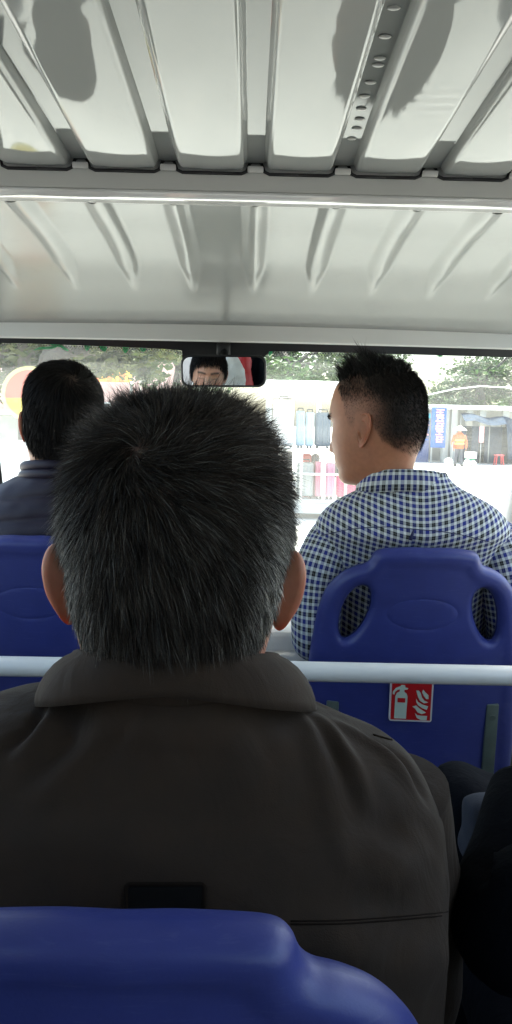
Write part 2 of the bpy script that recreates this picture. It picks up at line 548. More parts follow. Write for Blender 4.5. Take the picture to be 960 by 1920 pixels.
nt.links.new(mrg.outputs[0], mx1.inputs[0]); nt.links.new(tr.outputs[0], mx1.inputs[1]); nt.links.new(df.outputs[0], mx1.inputs[2])
nt.links.new(fr.outputs[0], mx2.inputs[0]); nt.links.new(mx1.outputs[0], mx2.inputs[1]); nt.links.new(gl.outputs[0], mx2.inputs[2])
nt.links.new(mx2.outputs[0], out.inputs[0])
M_glass = m
gx = np.linspace(-0.72, 0.72, 25)
V = [on_glass(x, z)[:] for z in np.linspace(zt_, zb_, 8) for x in gx]
screen = obj('windscreen', np.array(V), grid_faces(8, 25, closed=False), M_glass, bus)

def on_print(pts_px, off):
    return np.array([glass_px(px, py, off)[:] for px, py in pts_px])
# border print, lower edge as in the photograph, deeper behind the mirror
low = [(-90, 640), (-60, 652), (0, 646), (6, 643), (160, 648), (330, 656), (342, 664), (346, 690), (352, 706), (470, 709), (486, 700), (494, 672), (504, 662), (520, 659), (700, 663), (880, 668), (1100, 674), (1300, 680)]
low = smooth_path(low, 6)
top_ = [(p[0], 618) for p in low]
Vp = np.vstack([on_print(top_, -0.004), on_print(low, -0.004)])
obj('printed_border', Vp, grid_faces(2, len(low), closed=False), M_black, screen, smooth=False)
side = [(-60, 630), (-14, 640), (-12, 700), (-8, 780), (-1, 850), (8, 935), (12, 1010)]
side = smooth_path(side, 5)
Vp = np.vstack([on_print([(p[0] - 40, p[1]) for p in side], -0.0035), on_print(side, -0.0035)])
obj('printed_border', Vp, grid_faces(2, len(side), closed=False), M_black, screen, smooth=False)
# half-tone dots fringing the border
Vd, Fd = [], []
for r_ in range(3):
    for px in np.arange(4 + 2.6 * (r_ % 2), 335, 5.2):
        py = np.interp(px, low[:, 0], low[:, 1]) + 2.2 + r_ * 3.0
        c = on_print([(px, py)], -0.0042)[0]; s = 0.0019 - r_ * 0.0004
        b0 = len(Vd)
        for a in range(6): Vd.append((c[0] + s * math.cos(a * math.pi / 3), c[1], c[2] + s * math.sin(a * math.pi / 3)))
        Fd.append(list(range(b0, b0 + 6)))
    for px in np.arange(512 + 2.6 * (r_ % 2), 980, 5.2):
        py = np.interp(px, low[:, 0], low[:, 1]) + 2.2 + r_ * 3.0
        c = on_print([(px, py)], -0.0042)[0]; s = 0.0019 - r_ * 0.0004
        b0 = len(Vd)
        for a in range(6): Vd.append((c[0] + s * math.cos(a * math.pi / 3), c[1], c[2] + s * math.sin(a * math.pi / 3)))
        Fd.append(list(range(b0, b0 + 6)))
tag(obj('border_dots', np.array(Vd), Fd, M_black, screen, smooth=False), kind='stuff')
# green lettering stuck on the glass, its feet showing below the border
M_green = mat('green_vinyl', (0.0, 0.36, 0.09), 0.4)
strokes = [[(62, 657), (75, 655), (92, 655), (104, 652), (112, 646), (117, 638), (107, 640), (100, 648), (88, 650), (74, 651)],
           [(88, 640), (96, 647), (106, 650), (115, 652), (122, 657), (129, 658), (124, 652), (116, 647), (104, 644), (94, 638)],
           [(158, 646), (169, 648), (167, 653), (163, 658), (160, 655)], [(186, 647), (200, 650), (199, 657), (194, 659), (188, 653)],
           [(231, 648), (241, 651), (239, 658), (235, 662), (231, 658)], [(262, 652), (274, 654), (270, 659), (265, 658)],
           [(503, 657), (511, 657), (509, 664), (505, 667)], [(818, 662), (830, 664), (827, 669), (822, 669)]]
for s in strokes:
    pts = on_print(smooth_closed(s, 4), 0.004)
    n = len(pts)
    obj('green_letter_stroke', pts, [list(range(n))], M_green, screen, smooth=False)
# round two-tone sticker on the glass
def sticker_mat(name, c, t):
    mm = bpy.data.materials.new(name); mm.use_nodes = True
    b = mm.node_tree.nodes['Principled BSDF']; b.inputs['Base Color'].default_value = (*c, 1); b.inputs['Roughness'].default_value = 0.5
    o = mm.node_tree.nodes['Material Output']
    tl = mm.node_tree.nodes.new('ShaderNodeBsdfTranslucent'); tl.inputs[0].default_value = (*c, 1)
    tp = mm.node_tree.nodes.new('ShaderNodeBsdfTransparent'); tp.inputs[0].default_value = (*c, 1)
    mxa = mm.node_tree.nodes.new('ShaderNodeMixShader'); mxa.inputs[0].default_value = 0.6
    mxb = mm.node_tree.nodes.new('ShaderNodeMixShader'); mxb.inputs[0].default_value = t
    mm.node_tree.links.new(b.outputs[0], mxa.inputs[1]); mm.node_tree.links.new(tl.outputs[0], mxa.inputs[2])
    mm.node_tree.links.new(mxa.outputs[0], mxb.inputs[1]); mm.node_tree.links.new(tp.outputs[0], mxb.inputs[2])
    mm.node_tree.links.new(mxb.outputs[0], o.inputs[0])
    return mm
scx, scy, sr = 54, 738, 52
stk = thing('round_sticker', glass_px(scx, scy + sr, -0.003), 'round pink and yellow sticker on the glass left of the driver', 'sticker')
ring = [(scx + sr * math.cos(a), scy + sr * math.sin(a)) for a in np.linspace(0, 2 * math.pi, 40, endpoint=False)]
inn = [(scx + 0.86 * sr * math.cos(a), scy + 0.86 * sr * math.sin(a)) for a in np.linspace(0, 2 * math.pi, 40, endpoint=False)]
obj('rim', np.vstack([on_print(ring, -0.0025), on_print(inn, -0.0025)]), grid_faces(2, 40), sticker_mat('pale_yellow_film', (0.60, 0.58, 0.36), 0.45), stk, smooth=False)
up_ = [p for p in [(scx + 0.86 * sr * math.cos(a), scy + 0.86 * sr * math.sin(a)) for a in np.linspace(math.pi * 0.94, math.pi * 2.06, 24)]]
lo_ = [p for p in [(scx + 0.86 * sr * math.cos(a), scy + 0.86 * sr * math.sin(a)) for a in np.linspace(math.pi * 0.06, math.pi * 0.94, 24)]]
obj('upper_half', on_print(up_, -0.0027), [list(range(24))], sticker_mat('pink_film', (0.60, 0.27, 0.25), 0.45), stk, smooth=False)
obj('lower_half', on_print(lo_, -0.0027), [list(range(24))], sticker_mat('yellow_film', (0.60, 0.52, 0.20), 0.45), stk, smooth=False)

# ---- pillars, sides, floor, dashboard (mostly out of the frame; pillars carry the roof, sides and rear block light)
for sx in (-1, 1):
    obj('pillar', *tube([(sx * 0.775, 2.10, roof_z(1.3) - 0.02), (sx * 0.775, 2.2, 1.72), (sx * 0.775, 2.42, 1.25), (sx * 0.775, 2.45, 0.5)], 0.035, 12), M_paint2, bus)
    for y in (0.95, -0.9, -2.4):
        obj('pillar', *tube([(sx * 0.80, y, roof_z(y) + 0.16), (sx * 0.80, y, 0.5)], 0.026, 12), M_paint2, bus)
    obj('roof_rail', *box((sx * 0.83 - 0.02, -2.6, z_end + 0.01), (sx * 0.83 + 0.02, 1.45, z_end + 0.16), 0.008), M_paint2, bus)
    obj('light_blocking_side', *box((sx * 0.80 - 0.015, -2.6, 0.35), (sx * 0.80 + 0.015, 2.45, 1.40), 0.01), M_paint2, bus)  # unseen side, built up high to keep light off the lower cabin
    obj('waist_rail', *tube([(sx * 0.80, -2.58, 1.42), (sx * 0.80, 2.40, 1.42)], 0.022, 12), M_rail, bus)
obj('light_blocking_rear', *box((-0.80, -2.64, 0.42), (0.80, -2.605, z_end + 0.16), 0.005), M_dash, bus)  # unseen wall, added to dim the cabin from behind
obj('floor', *box((-0.80, -2.6, 0.42), (0.80, 2.45, 0.50), 0.005), M_floor, bus)
obj('front_panel', *box((-0.76, 2.46, 0.40), (0.76, 2.50, zb_ + 0.02), 0.01), M_paint2, bus)
obj('dashboard', *box((-0.74, 2.16, 0.90), (0.74, 2.45, zb_ - 0.01), 0.03, 3), M_dash, bus)
for sx in (-1, 1):
    for y in (1.9, -1.6):
        V, F = tube([(sx * 0.80 - 0.09, y, 0.28), (sx * 0.80 + 0.09, y, 0.28)], 0.28, 28)
        obj('wheel', V, F, M_black, bus, sharp=40)
# the front row stands on a low plinth between the dashboard and the grab rail
obj('console', *box((-0.20, 1.62, 0.50), (0.16, 2.08, 1.10), 0.03, 3), M_dash, bus)

# ---- rear-view mirror
MY = 2.02
MC = P(419, 696, MY)
FACE_T = Vector((-0.475, 0.34, 1.66))              # where the reflected passenger sits
nrm_m = ((CAM - P(384, 712, MY)).normalized() + (FACE_T - P(384, 712, MY)).normalized()).normalized()
mux = Vector((0, 0, 1)).cross(nrm_m).normalized() * -1
mux = (RIGHT - nrm_m * RIGHT.dot(nrm_m)).normalized()
muy = nrm_m.cross(mux).normalized()
if muy.z < 0: muy = -muy
def round_rect(w, h, r, k=6, skew=0.0):
    pts = []
    for cx, cy, a0 in ((w / 2 - r, h / 2 - r, 0), (-w / 2 + r, h / 2 - r, 90), (-w / 2 + r, -h / 2 + r, 180), (w / 2 - r, -h / 2 + r, 270)):
        for a in np.linspace(a0, a0 + 90, k): pts.append((cx + r * math.cos(R(a)), cy + r * math.sin(R(a))))
    return np.array(pts)
def solid_plate(outline, org, ux, uy, n, offs):
    """stack of scaled outlines: offs = [(scale, depth)...] closed both ends"""
    V = []
    for s, d in offs:
        for x, y in outline: V.append((org + ux * (x * s[0]) + uy * (y * s[1]) + n * d)[:])
    m = len(outline)
    F = grid_faces(len(offs), m)
    F.append(list(range(m))[::-1]); F.append([(len(offs) - 1) * m + j for j in range(m)])
    return np.array(V), F
mw, mh = 0.213, 0.079
rvm = thing('rear_view_mirror', MC - Vector((0, 0, 0.045)), 'black framed rear-view mirror at the middle of the windscreen top', 'mirror')
ol = round_rect(mw, mh, 0.022)
obj('housing', *solid_plate(ol, MC, mux, muy, nrm_m, [((0.7, 0.6), -0.03), ((0.93, 0.88), -0.022), ((1, 1), -0.008), ((1, 1), 0.001), ((0.98, 0.95), 0.003), ((0.95, 0.87), 0.0015)]), M_black, rvm, sharp=60, recalc=True)
M_mirror = mat('mirror_glass', (0.86, 0.88, 0.88), 0.0, metal=1.0)
gi = round_rect(mw * 0.948, mh * 0.865, 0.018)
V = [(MC + mux * x + muy * y + nrm_m * 0.0022)[:] for x, y in gi]
obj('mirror_glass', np.array(V), [list(range(len(V)))], M_mirror, rvm, smooth=False)
obj('stem', *tube([MC - nrm_m * 0.02, MC - nrm_m * 0.035 + Vector((0, 0.01, 0.03)), glass_px(419, 655, -0.01)], [0.011, 0.009, 0.012], 10), M_black, rvm)
obj('mount', *box(np.array(glass_px(419, 655, -0.02)) - np.array([0.018, 0.008, 0.016]), np.array(glass_px(419, 655, -0.02)) + np.array([0.018, 0.016, 0.016]), 0.005), M_black, rvm)

# ---- grab rail behind the front row
ry = 1.34
rail = thing('grab_rail', (0, ry, 0.5), 'white round grab rail running across behind the front seats', 'grab rail')
rp = [P(px, py, ry) for px, py in ((-260, 1246), (0, 1249), (480, 1257), (960, 1267), (1300, 1276))]
rr_ = 19.3 / FPX * ry
obj('tube', *tube(rp, rr_, 28), M_rail, rail)
for x in (rp[0].x + 0.02, rp[-1].x - 0.02):
    zz = np.interp(x, [p.x for p in rp], [p.z for p in rp])
    obj('post', *tube([(x, ry, zz), (x, ry, 0.5)], rr_ * 0.9, 20), M_rail, rail)

# ================================================================== seats
def poly_dist(Q, poly):
    a = poly; b = np.roll(poly, -1, 0)
    out = np.full(len(Q), 1e9)
    for i in range(len(a)):
        ab = b[i] - a[i]; t = np.clip(((Q - a[i]) @ ab) / (ab @ ab + 1e-15), 0, 1)
        out = np.minimum(out, np.linalg.norm(Q - (a[i] + t[:, None] * ab), axis=1))
    return out
def inside(Q, poly):
    x, y = Q[:, 0], Q[:, 1]; c = np.zeros(len(Q), bool)
    a = poly; b = np.roll(poly, -1, 0)
    for i in range(len(a)):
        cond = (a[i, 1] > y) != (b[i, 1] > y)
        xx = (b[i, 0] - a[i, 0]) * (y - a[i, 1]) / (b[i, 1] - a[i, 1] + 1e-15) + a[i, 0]
        c ^= cond & (x < xx)
    return c

def seat_shell():
    """blow-moulded back shell: x across, z up from the cushion, y forward; hand holes, raised rim, oval badge field"""
    half = [(0, 0), (0.030, 0.0005), (0.060, -0.002), (0.082, -0.006), (0.0925, -0.014), (0.098, -0.027), (0.106, -0.036), (0.122, -0.043), (0.142, -0.056),
            (0.160, -0.076), (0.174, -0.102), (0.183, -0.135), (0.190, -0.180), (0.196, -0.240), (0.201, -0.32), (0.205, -0.42), (0.202, -0.50), (0.188, -0.525)]
    right = smooth_path(half, 4)
    right = right[1:]
    ol = np.vstack([[0, 0], right, (right * [-1, 1])[::-1]])
    ol[:, 0] *= 1.05
    holes = []
    for s in (-1, 1):
        h = []
        for a in np.linspace(0, 2 * math.pi, 28, endpoint=False):
            x, z = 0.0235 * math.cos(a) * (1 + 0.12 * math.sin(a)), 0.0585 * math.sin(a)
            t = R(17)
            h.append((s * (0.126 + x * math.cos(t) - z * math.sin(t) * 1.0), -0.137 + x * math.sin(t) + z * math.cos(t)))
        holes.append(np.array(h))
    loops = [ol] + holes
    pts, edges = [], []
    for L in loops:
        b0 = len(pts); n = len(L)
        pts += list(L); edges += [(b0 + i, b0 + (i + 1) % n) for i in range(n)]
    nb = len(pts)
    allb = [np.array(L) for L in loops]
    gx, gz = np.meshgrid(np.arange(-0.21, 0.211, 0.0075), np.arange(-0.53, 0.01, 0.0075))
    G = np.stack([gx.ravel(), gz.ravel()], 1)
    rings = []
    for li, L in enumerate(allb):
        t = np.roll(L, -1, 0) - np.roll(L, 1, 0); t /= np.linalg.norm(t, axis=1, keepdims=True)
        n = np.stack([t[:, 1], -t[:, 0]], 1)
        c = L + n * 1e-4
        if (inside(c, L).mean() > 0.5) == (li > 0): n = -n
        for d in (0.001, 0.003, 0.006, 0.0095, 0.014, 0.0185, 0.023): rings.append(L + n * d)
    # oval badge rings
    oval = lambda s: np.stack([0.067 * s * np.cos(np.linspace(0, 6.2832, 60, endpoint=False)), -0.130 + 0.032 * s * np.sin(np.linspace(0, 6.2832, 60, endpoint=False))], 1)
    for s in (0.95, 0.975, 1.0, 1.03): rings.append(oval(s))
    C = np.vstack([G] + rings)
    ok = inside(C, ol)
    for h in holes: ok &= ~inside(C, h)
    dmin = np.minimum.reduce([poly_dist(C, L) for L in allb])
    keep = ok & (dmin > 0.0009)
    isgrid = np.arange(len(C)) < len(G)
    e = (C[:, 0] / 0.067) ** 2 + ((C[:, 1] + 0.130) / 0.032) ** 2
    keep &= ~(isgrid & ((dmin < 0.026) | ((e > 0.8) & (e < 1.2))))
    C = C[keep]
    allp = np.vstack([np.array(pts), C])
    res = delaunay_2d_cdt([Vector(p) for p in allp], edges, [], 0, 1e-7)
    Q = np.array([v[:] for v in res[0]]); T = [list(f) for f in res[2]]
    cen = np.array([Q[t].mean(0) for t in T])
    ok = inside(cen, ol)
    for h in holes: ok &= ~inside(cen, h)
    T = [t for t, k in zip(T, ok) if k]
    d0 = poly_dist(Q, ol); dh = np.minimum(poly_dist(Q, holes[0]), poly_dist(Q, holes[1]))
    def edge(d, r): 
        q = np.clip(d / r, 0, 1); return np.sqrt(np.clip(1 - (1 - q) ** 2, 0, 1))
    th = 0.021
    e = np.sqrt((Q[:, 0] / 0.067) ** 2 + ((Q[:, 1] + 0.130) / 0.032) ** 2)
    # back (towards the camera): rim slightly proud, field dished, oval line engraved
    back = -th * edge(d0, 0.015) * edge(dh, 0.014)
    back += 0.004 * sst(0.022, 0.036, d0)
    back += 0.0011 * np.exp(-((e - 1) / 0.035) ** 2)
    front = th * edge(d0, 0.012) * edge(dh, 0.010) - 0.003 * sst(0.02, 0.06, d0)
    curve = -0.030 * (1 - (Q[:, 0] / 0.2) ** 2) + 0.055 * ((Q[:, 1] + 0.28) / 0.28) ** 2 * -0.35   # bowed across, gently along
    n = len(Q)
    Vb = np.stack([Q[:, 0], curve + back, Q[:, 1]], 1)
    Vf = np.stack([Q[:, 0], curve + front, Q[:, 1]], 1)
    V = np.vstack([Vb, Vf])
    F = []
    for t in T:
        a, b, c = Q[t[0]], Q[t[1]], Q[t[2]]
        ccw = (b[0] - a[0]) * (c[1] - a[1]) - (b[1] - a[1]) * (c[0] - a[0]) > 0
        t = t if ccw else t[::-1]
        F.append(t); F.append([i + n for i in t[::-1]])
    # stitch the boundary (both sheets meet at d = 0)
    from collections import Counter
    cnt = Counter()
    for t in T:
        for i in range(3):
            cnt[frozenset((t[i], t[(i + 1) % 3]))] += 1
    for t in F[0::2]:
        for i in range(3):
            a, b = t[i], t[(i + 1) % 3]
            if cnt[frozenset((a, b))] == 1: F.append([b, a, a + n, b + n])
    return V, F

SHELL = seat_shell()
LEAN = LEAN0 = R(9)
def tilt(V, lean=None):
    LEAN = LEAN0 if lean is None else lean
    V = np.array(V, float); y, z = V[:, 1].copy(), V[:, 2].copy()
    V[:, 1] = y * math.cos(LEAN) + z * math.sin(LEAN) * -1
    V[:, 2] = z * math.cos(LEAN) + y * math.sin(LEAN)
    return V

def make_seat(top, label, strips=True, lean=None):
    """top: middle of the upper edge of the shell"""
    base_z = 0.50
    root = thing('bus_seat', (top[0], top[1] + 0.1, base_z), label, 'seat', 'blue plastic bus seats')
    top = Vector((top[0], top[1] + 0.050, top[2]))       # the bowed shell reaches back to the given point
    off = np.array([top[0], top[1], top[2]])
    V = tilt(SHELL[0], lean) + off
    obj('back_shell', V, SHELL[1], M_blue, root)
    if strips:
        for x, w in ((-0.158, 0.012), (0.158, 0.012)):
            sv, sf = box((x - w, -0.018, -0.62), (x + w, -0.009, -0.325), 0.002)
            sv2 = sv.copy(); sv2[:, 1] += -0.030 * (1 - (x / 0.2) ** 2) - 0.004 + (sv[:, 2] + 0.28) ** 2 / 0.28 ** 2 * 0.055 * -0.35
            st = obj('bracket_strip', tilt(sv2, lean) + off, sf, M_bracket, root, sharp=40)
            bolt = tube([(x, -0.042 + 0.0, -0.352), (x, -0.03, -0.352)], 0.0065, 12)
            bv = bolt[0].copy(); bv[:, 1] += -0.030 * (1 - (x / 0.2) ** 2) + 0.0165
            obj('bolt', tilt(bv, lean) + off, bolt[1], M_bracket, st, sharp=40)
    cz = top[2] - 0.52
    cv, cf = box((top[0] - 0.205, top[1] + 0.04, cz - 0.045), (top[0] + 0.205, top[1] + 0.46, cz + 0.02), 0.02, 3)
    obj('cushion', cv, cf, M_blue, root)
    obj('pedestal', *box((top[0] - 0.15, top[1] + 0.10, base_z), (top[0] + 0.15, top[1] + 0.36, cz - 0.043), 0.01), M_steel, root)
    return root

SEAT_Y = 1.46
s_fr = make_seat(P(803, 1021, SEAT_Y), 'blue plastic seat behind the man in the checked shirt')
s_fl = make_seat(P(50, 998, SEAT_Y), 'blue plastic seat behind the driver at left')
s_near = make_seat(P(216, 1724, 0.41), 'blue plastic seat nearest the camera behind the grey-haired man', lean=R(1))
s_right = make_seat(P(1790, 1735, 0.455), 'blue plastic seat of the passenger in black at the right edge')
s_mir = make_seat((FACE_T.x - 0.01, FACE_T.y - 0.16, 1.42), 'blue plastic seat of the passenger seen in the mirror')

# ---- fire extinguisher sign stuck on the right-hand seat back
M_red = mat('red_sign_print', (0.52, 0.008, 0.012), 0.45)
M_lum = mat('pale_luminous_print', (0.56, 0.66, 0.55), 0.5)
M_signw = mat('white_sign_edge', (0.66, 0.64, 0.62), 0.5)
def on_seat(px, py):
    # seat-back plane through two measured heights
    Y = SEAT_Y - 0.03
    for _ in range(10):
        p = P(px, py, Y)
        dz = p.z - P(793, 1021, SEAT_Y).z
        dx = (p.x - P(803, 1021, SEAT_Y).x)
        c = -0.030 * (1 - (dx / 0.2) ** 2) - 0.018 + 0.055 * ((dz + 0.28) / 0.28) ** 2 * -0.35
        Y = SEAT_Y + 0.050 + c - dz * math.sin(LEAN)
    return p
c0 = np.array(on_seat(731, 1284)); c1 = np.array(on_seat(812, 1288)); c3 = np.array(on_seat(728, 1349)); c2 = np.array(on_seat(808, 1352))
c0, c1 = c0 + (c0 - c3) * 0.17, c1 + (c1 - c2) * 0.17     # a little more of it is behind the rail
sn = Vector(np.cross(c1 - c3, c0 - c3)).normalized()
if sn.y > 0: sn = -sn
lift = np.array(sn) * 0.004
def S(u, v, k=0.0):
    a = c3 + (c2 - c3) * u; b = c0 + (c1 - c0) * u
    return a + (b - a) * v + lift + np.array(sn) * k
def slab(outline, k0, k1):
    n = len(outline)
    V = np.array([S(u, v, k0) for u, v in outline] + [S(u, v, k1) for u, v in outline])
    F = [[i, (i + 1) % n, (i + 1) % n + n, i + n] for i in range(n)]
    F.append([i + n for i in range(n)]); F.append(list(range(n))[::-1])
    return V, F
sign = thing('fire_extinguisher_sign', Vector(S(0.5, 0, 0)), 'small red and white fire extinguisher sign on the right-hand seat back', 'sign')
rr = round_rect(1, 1, 0.06) + 0.5
obj('plate', *slab(rr, -0.003, 0.0008), M_signw, sign, smooth=False, recalc=True)
rr2 = round_rect(0.92, 0.92, 0.01) + 0.5
obj('red_field', *slab(rr2, 0.0008, 0.0012), M_red, sign, smooth=False, recalc=True)
ext = [(0.12, 0.07), (0.40, 0.07), (0.41, 0.62), (0.385, 0.69), (0.33, 0.73), (0.33, 0.78), (0.40, 0.79), (0.42, 0.83), (0.35, 0.84), (0.34, 0.90), (0.25, 0.90), (0.24, 0.87), (0.13, 0.82), (0.06, 0.72), (0.065, 0.66), (0.11, 0.66), (0.115, 0.72), (0.17, 0.77), (0.22, 0.79), (0.225, 0.74), (0.16, 0.70), (0.125, 0.62)]
def slab_tri(outline, k):
    res = delaunay_2d_cdt([Vector(p) for p in outline], [(i, (i + 1) % len(outline)) for i in range(len(outline))], [list(range(len(outline)))], 1, 1e-9)
    return np.array([S(v[0], v[1], k) for v in res[0]]), [list(f) for f in res[2]]
V, F = slab_tri(ext, 0.0017)
obj('extinguisher_symbol', V, F, M_lum, sign, smooth=False)
V, F = slab_tri([(0.18, 0.47), (0.36, 0.47), (0.36, 0.58), (0.18, 0.58)], 0.0021)
obj('label_band', V, F, M_red, sign, smooth=False)
for fl in ([(0.60, 0.78), (0.66, 0.78), (0.71, 0.72), (0.74, 0.62), (0.80, 0.54), (0.90, 0.50), (0.80, 0.47), (0.70, 0.53), (0.65, 0.62)],
           [(0.76, 0.81), (0.82, 0.74), (0.89, 0.68), (0.90, 0.58), (0.84, 0.58), (0.78, 0.66), (0.74, 0.74)],
           [(0.61, 0.58), (0.66, 0.50), (0.76, 0.44), (0.90, 0.40), (0.87, 0.31), (0.76, 0.35), (0.66, 0.42), (0.62, 0.49)],
           [(0.53, 0.38), (0.62, 0.41), (0.70, 0.34), (0.86, 0.24), (0.76, 0.20), (0.66, 0.24), (0.60, 0.33)],
           [(0.60, 0.22), (0.66, 0.17), (0.76, 0.16), (0.89, 0.16), (0.88, 0.05), (0.75, 0.05), (0.65, 0.10)]):
    V, F = slab_tri(fl, 0.0017)
    obj('flame', V, F, M_lum, sign, smooth=False)
# ================================================================== people
from mathutils.bvhtree import BVHTree
LEV = np.array([  # front y,z | side w,y,z | back y,z
 (-.010, .1180, .0000, -.010, .1180, -.010, .1180),
 ( .028, .1145, .0310, -.010, .1130, -.050, .1125),
 ( .060, .0985, .0550, -.008, .0950, -.081, .0935),
 ( .080, .0760, .0690, -.006, .0710, -.098, .0685),
 ( .090, .0500, .0755, -.005, .0450, -.1045, .0400),
 ( .0945, .0280, .0775, -.004, .0200, -.1045, .0120),
 ( .0905, .0080, .0765, -.002, .0000, -.1005, -.0150),
 ( .0910, -.0120, .0745, .000, -.0180, -.0930, -.0380),
 ( .0920, -.0320, .0715, .002, -.0360, -.0830, -.0580),
 ( .0920, -.0500, .0680, .002, -.0520, -.0740, -.0750),
 ( .0925, -.0660, .0645, .000, -.0660, -.0680, -.0900),
 ( .0890, -.0840, .0610, -.004, -.0780, -.0650, -.1030),
 ( .0885, -.1000, .0580, -.010, -.0880, -.0640, -.1150),
 ( .0790, -.1140, .0560, -.016, -.0960, -.0635, -.1250),
 ( .0600, -.1190, .0555, -.019, -.1030, -.0635, -.1340),
 ( .0420, -.1220, .0555, -.020, -.1120, -.0640, -.1430),
 ( .0320, -.1330, .0560, -.020, -.1250, -.0660, -.1520),
 ( .0290, -.1520, .0570, -.020, -.1450, -.0670, -.1650),
 ( .0270, -.1850, .0580, -.020, -.1800, -.0660, -.1900),
 ( .0260, -.2200, .0580, -.020, -.2100, -.0640, -.2150)])

def hairline(th):
    """lowest hair height for an angle from the face's front, degrees 0..180"""
    return np.interp(th, [0, 25, 40, 55, 66, 74, 82, 90, 100, 112, 125, 145, 165, 180], [.078, .074, .068, .050, .030, -.004, .000, .020, .022, .000, -.045, -.078, -.088, -.090])

def head_grid(rows=150, cols=176, wide=1.0, features=1.0, neckw=1.0):
    t = np.linspace(0, len(LEV) - 1, rows)
    L = np.stack([interp(t, np.arange(len(LEV)), LEV[:, k]) for k in range(7)], 1)
    th = np.linspace(0, 2 * np.pi, cols, endpoint=False)
    s, c = np.sin(th), np.cos(th)
    fr = (c >= 0)
    low = np.exp(-((t - 9) / 4.5) ** 2)[:, None]
    ea = 1 - 0.10 * low
    S = np.sign(s) * np.abs(s) ** ea
    C = np.abs(c) ** (1 - 0.06 * low)
    w = L[:, 2:3] * (1 + (neckw - 1) * sst(11, 15, t)[:, None]) * wide
    x = w * S
    y = np.where(fr, L[:, 3:4] + (L[:, 0:1] - L[:, 3:4]) * C, L[:, 3:4] + (L[:, 5:6] - L[:, 3:4]) * C)
    zc = np.abs(c) ** 1.4
    z = np.where(fr, L[:, 4:5] + (L[:, 1:2] - L[:, 4:5]) * zc, L[:, 4:5] + (L[:, 6:7] - L[:, 4:5]) * zc)
    V = np.stack([x, y, z], 2).reshape(-1, 3)
    X, Z = V[:, 0], V[:, 2]
    front = sst(0.02, 0.06, V[:, 1])
    g = lambda q, s_: np.exp(-0.5 * (q / s_) ** 2)
    ax = np.abs(X)
    # nose
    amp = np.interp(Z, [-.056, -.050, -.044, -.036, -.026, -.012, .004, .016], [0, .006, .0165, .021, .016, .0105, .005, 0])
    wd = np.interp(Z, [-.05, -.036, -.01, .01], [.0115, .0085, .0070, .0085])
    d = amp * g(X, wd)
    d += .008 * g(ax - .0135, .0045) * g(Z + .043, .005)
    d += -.009 * g(ax - .031, .013) * g(Z - .003, .0095)
    d += .0062 * g(ax - .032, .010) * g(Z - .001, .0060)
    d += -.0016 * g(ax - .032, .012) * g(Z + .0045, .0012)
    d += .0035 * g(ax - .026, .020) * g(Z - .021, .006)
    d += .0035 * g(ax - .042, .014) * g(Z + .022, .012)
    d += .0042 * g(X, .017) * g(Z + .0615, .0042) + .0046 * g(X, .015) * g(Z + .0735, .0042) - .0032 * g(X, .020) * g(Z + .0675, .0014)
    d += -.0032 * g(X, .018) * g(Z + .085, .004) + .003 * g(X, .014) * g(Z + .1, .008)
    V[:, 1] += d * front * features
    F = grid_faces(rows, cols, closed=True)
    return V, F

def ear(side, protrude=28, size=1.0):
    out = smooth_closed([(-.005, .018), (.002, .0295), (.013, .0335), (.025, .0285), (.0305, .0145), (.0275, -.003), (.0205, -.0165), (.0135, -.0275), (.005, -.032), (-.002, -.027), (-.0045, -.013), (-.0065, .004)], 5)
    c = np.array([.009, .001])
    n = len(out)
    lat = [(0.0, -.0085), (.22, -.0095), (.38, -.0070), (.50, .0005), (.60, .0028), (.70, .0015), (.80, -.0012), (.88, .0010), (.94, .0035), (.985, .0030), (1.0, .0005)]
    med = [(.985, -.0022), (.93, -.0034), (.82, -.0060), (.66, -.0090), (.5, -.0125), (.38, -.017)]
    V = []
    al = R(protrude)
    for (s, h) in lat + med:
        for q in out:
            p = c + (q - c) * s
            lobe = float(sst(-.013, -.026, p[1]))
            hh = h * (1 - 0.75 * lobe) if h > -.005 or s < .5 else h
            if s < .5 and (s, h) in lat: hh = h * (1 - lobe)
            # tragus at the front of the bowl
            if (s, h) in lat and s > 0.3: hh += .004 * math.exp(-((p[0] + .001) / .004) ** 2 - ((p[1] + .003) / .006) ** 2)
            u, v = p * size
            hh *= size
            back = v * math.tan(R(-9)) * -1
            x = u * math.sin(al) + hh * math.cos(al)
            y = -u * math.cos(al) + hh * math.sin(al) - v * 0.16
            V.append((side * (.0725 + x), -.004 + y, -.014 + v))
    F = grid_faces(len(lat) + len(med), n, flip=side < 0)
    F.append(list(range(n)))
    return np.array(V), F

def xform(yaw=0, pitch=0, roll=0, scale=1.0, loc=(0, 0, 0)):
    """yaw>0 turns the face to the left (towards -x), pitch>0 nods down"""
    M = Matrix.Rotation(R(yaw), 4, 'Z') @ Matrix.Rotation(R(-pitch), 4, 'X') @ Matrix.Rotation(R(roll), 4, 'Y')
    M = Matrix.Translation(Vector(loc)) @ M @ Matrix.Scale(scale, 4)
    return np.array(M)
def apply(M, V): return V @ M[:3, :3].T + M[:3, 3]

M_skin = mat('warm_skin', (0.5, 0.3, 0.2), 0.48, attr='Col', var=0.07, vscale=120, bump=0.12, bscale=500, sss=0.3, spec=0.4, bdist=0.0008)
M_hair = mat('hair', (0.02, 0.02, 0.02), 0.6, attr='Col', spec=0.14)

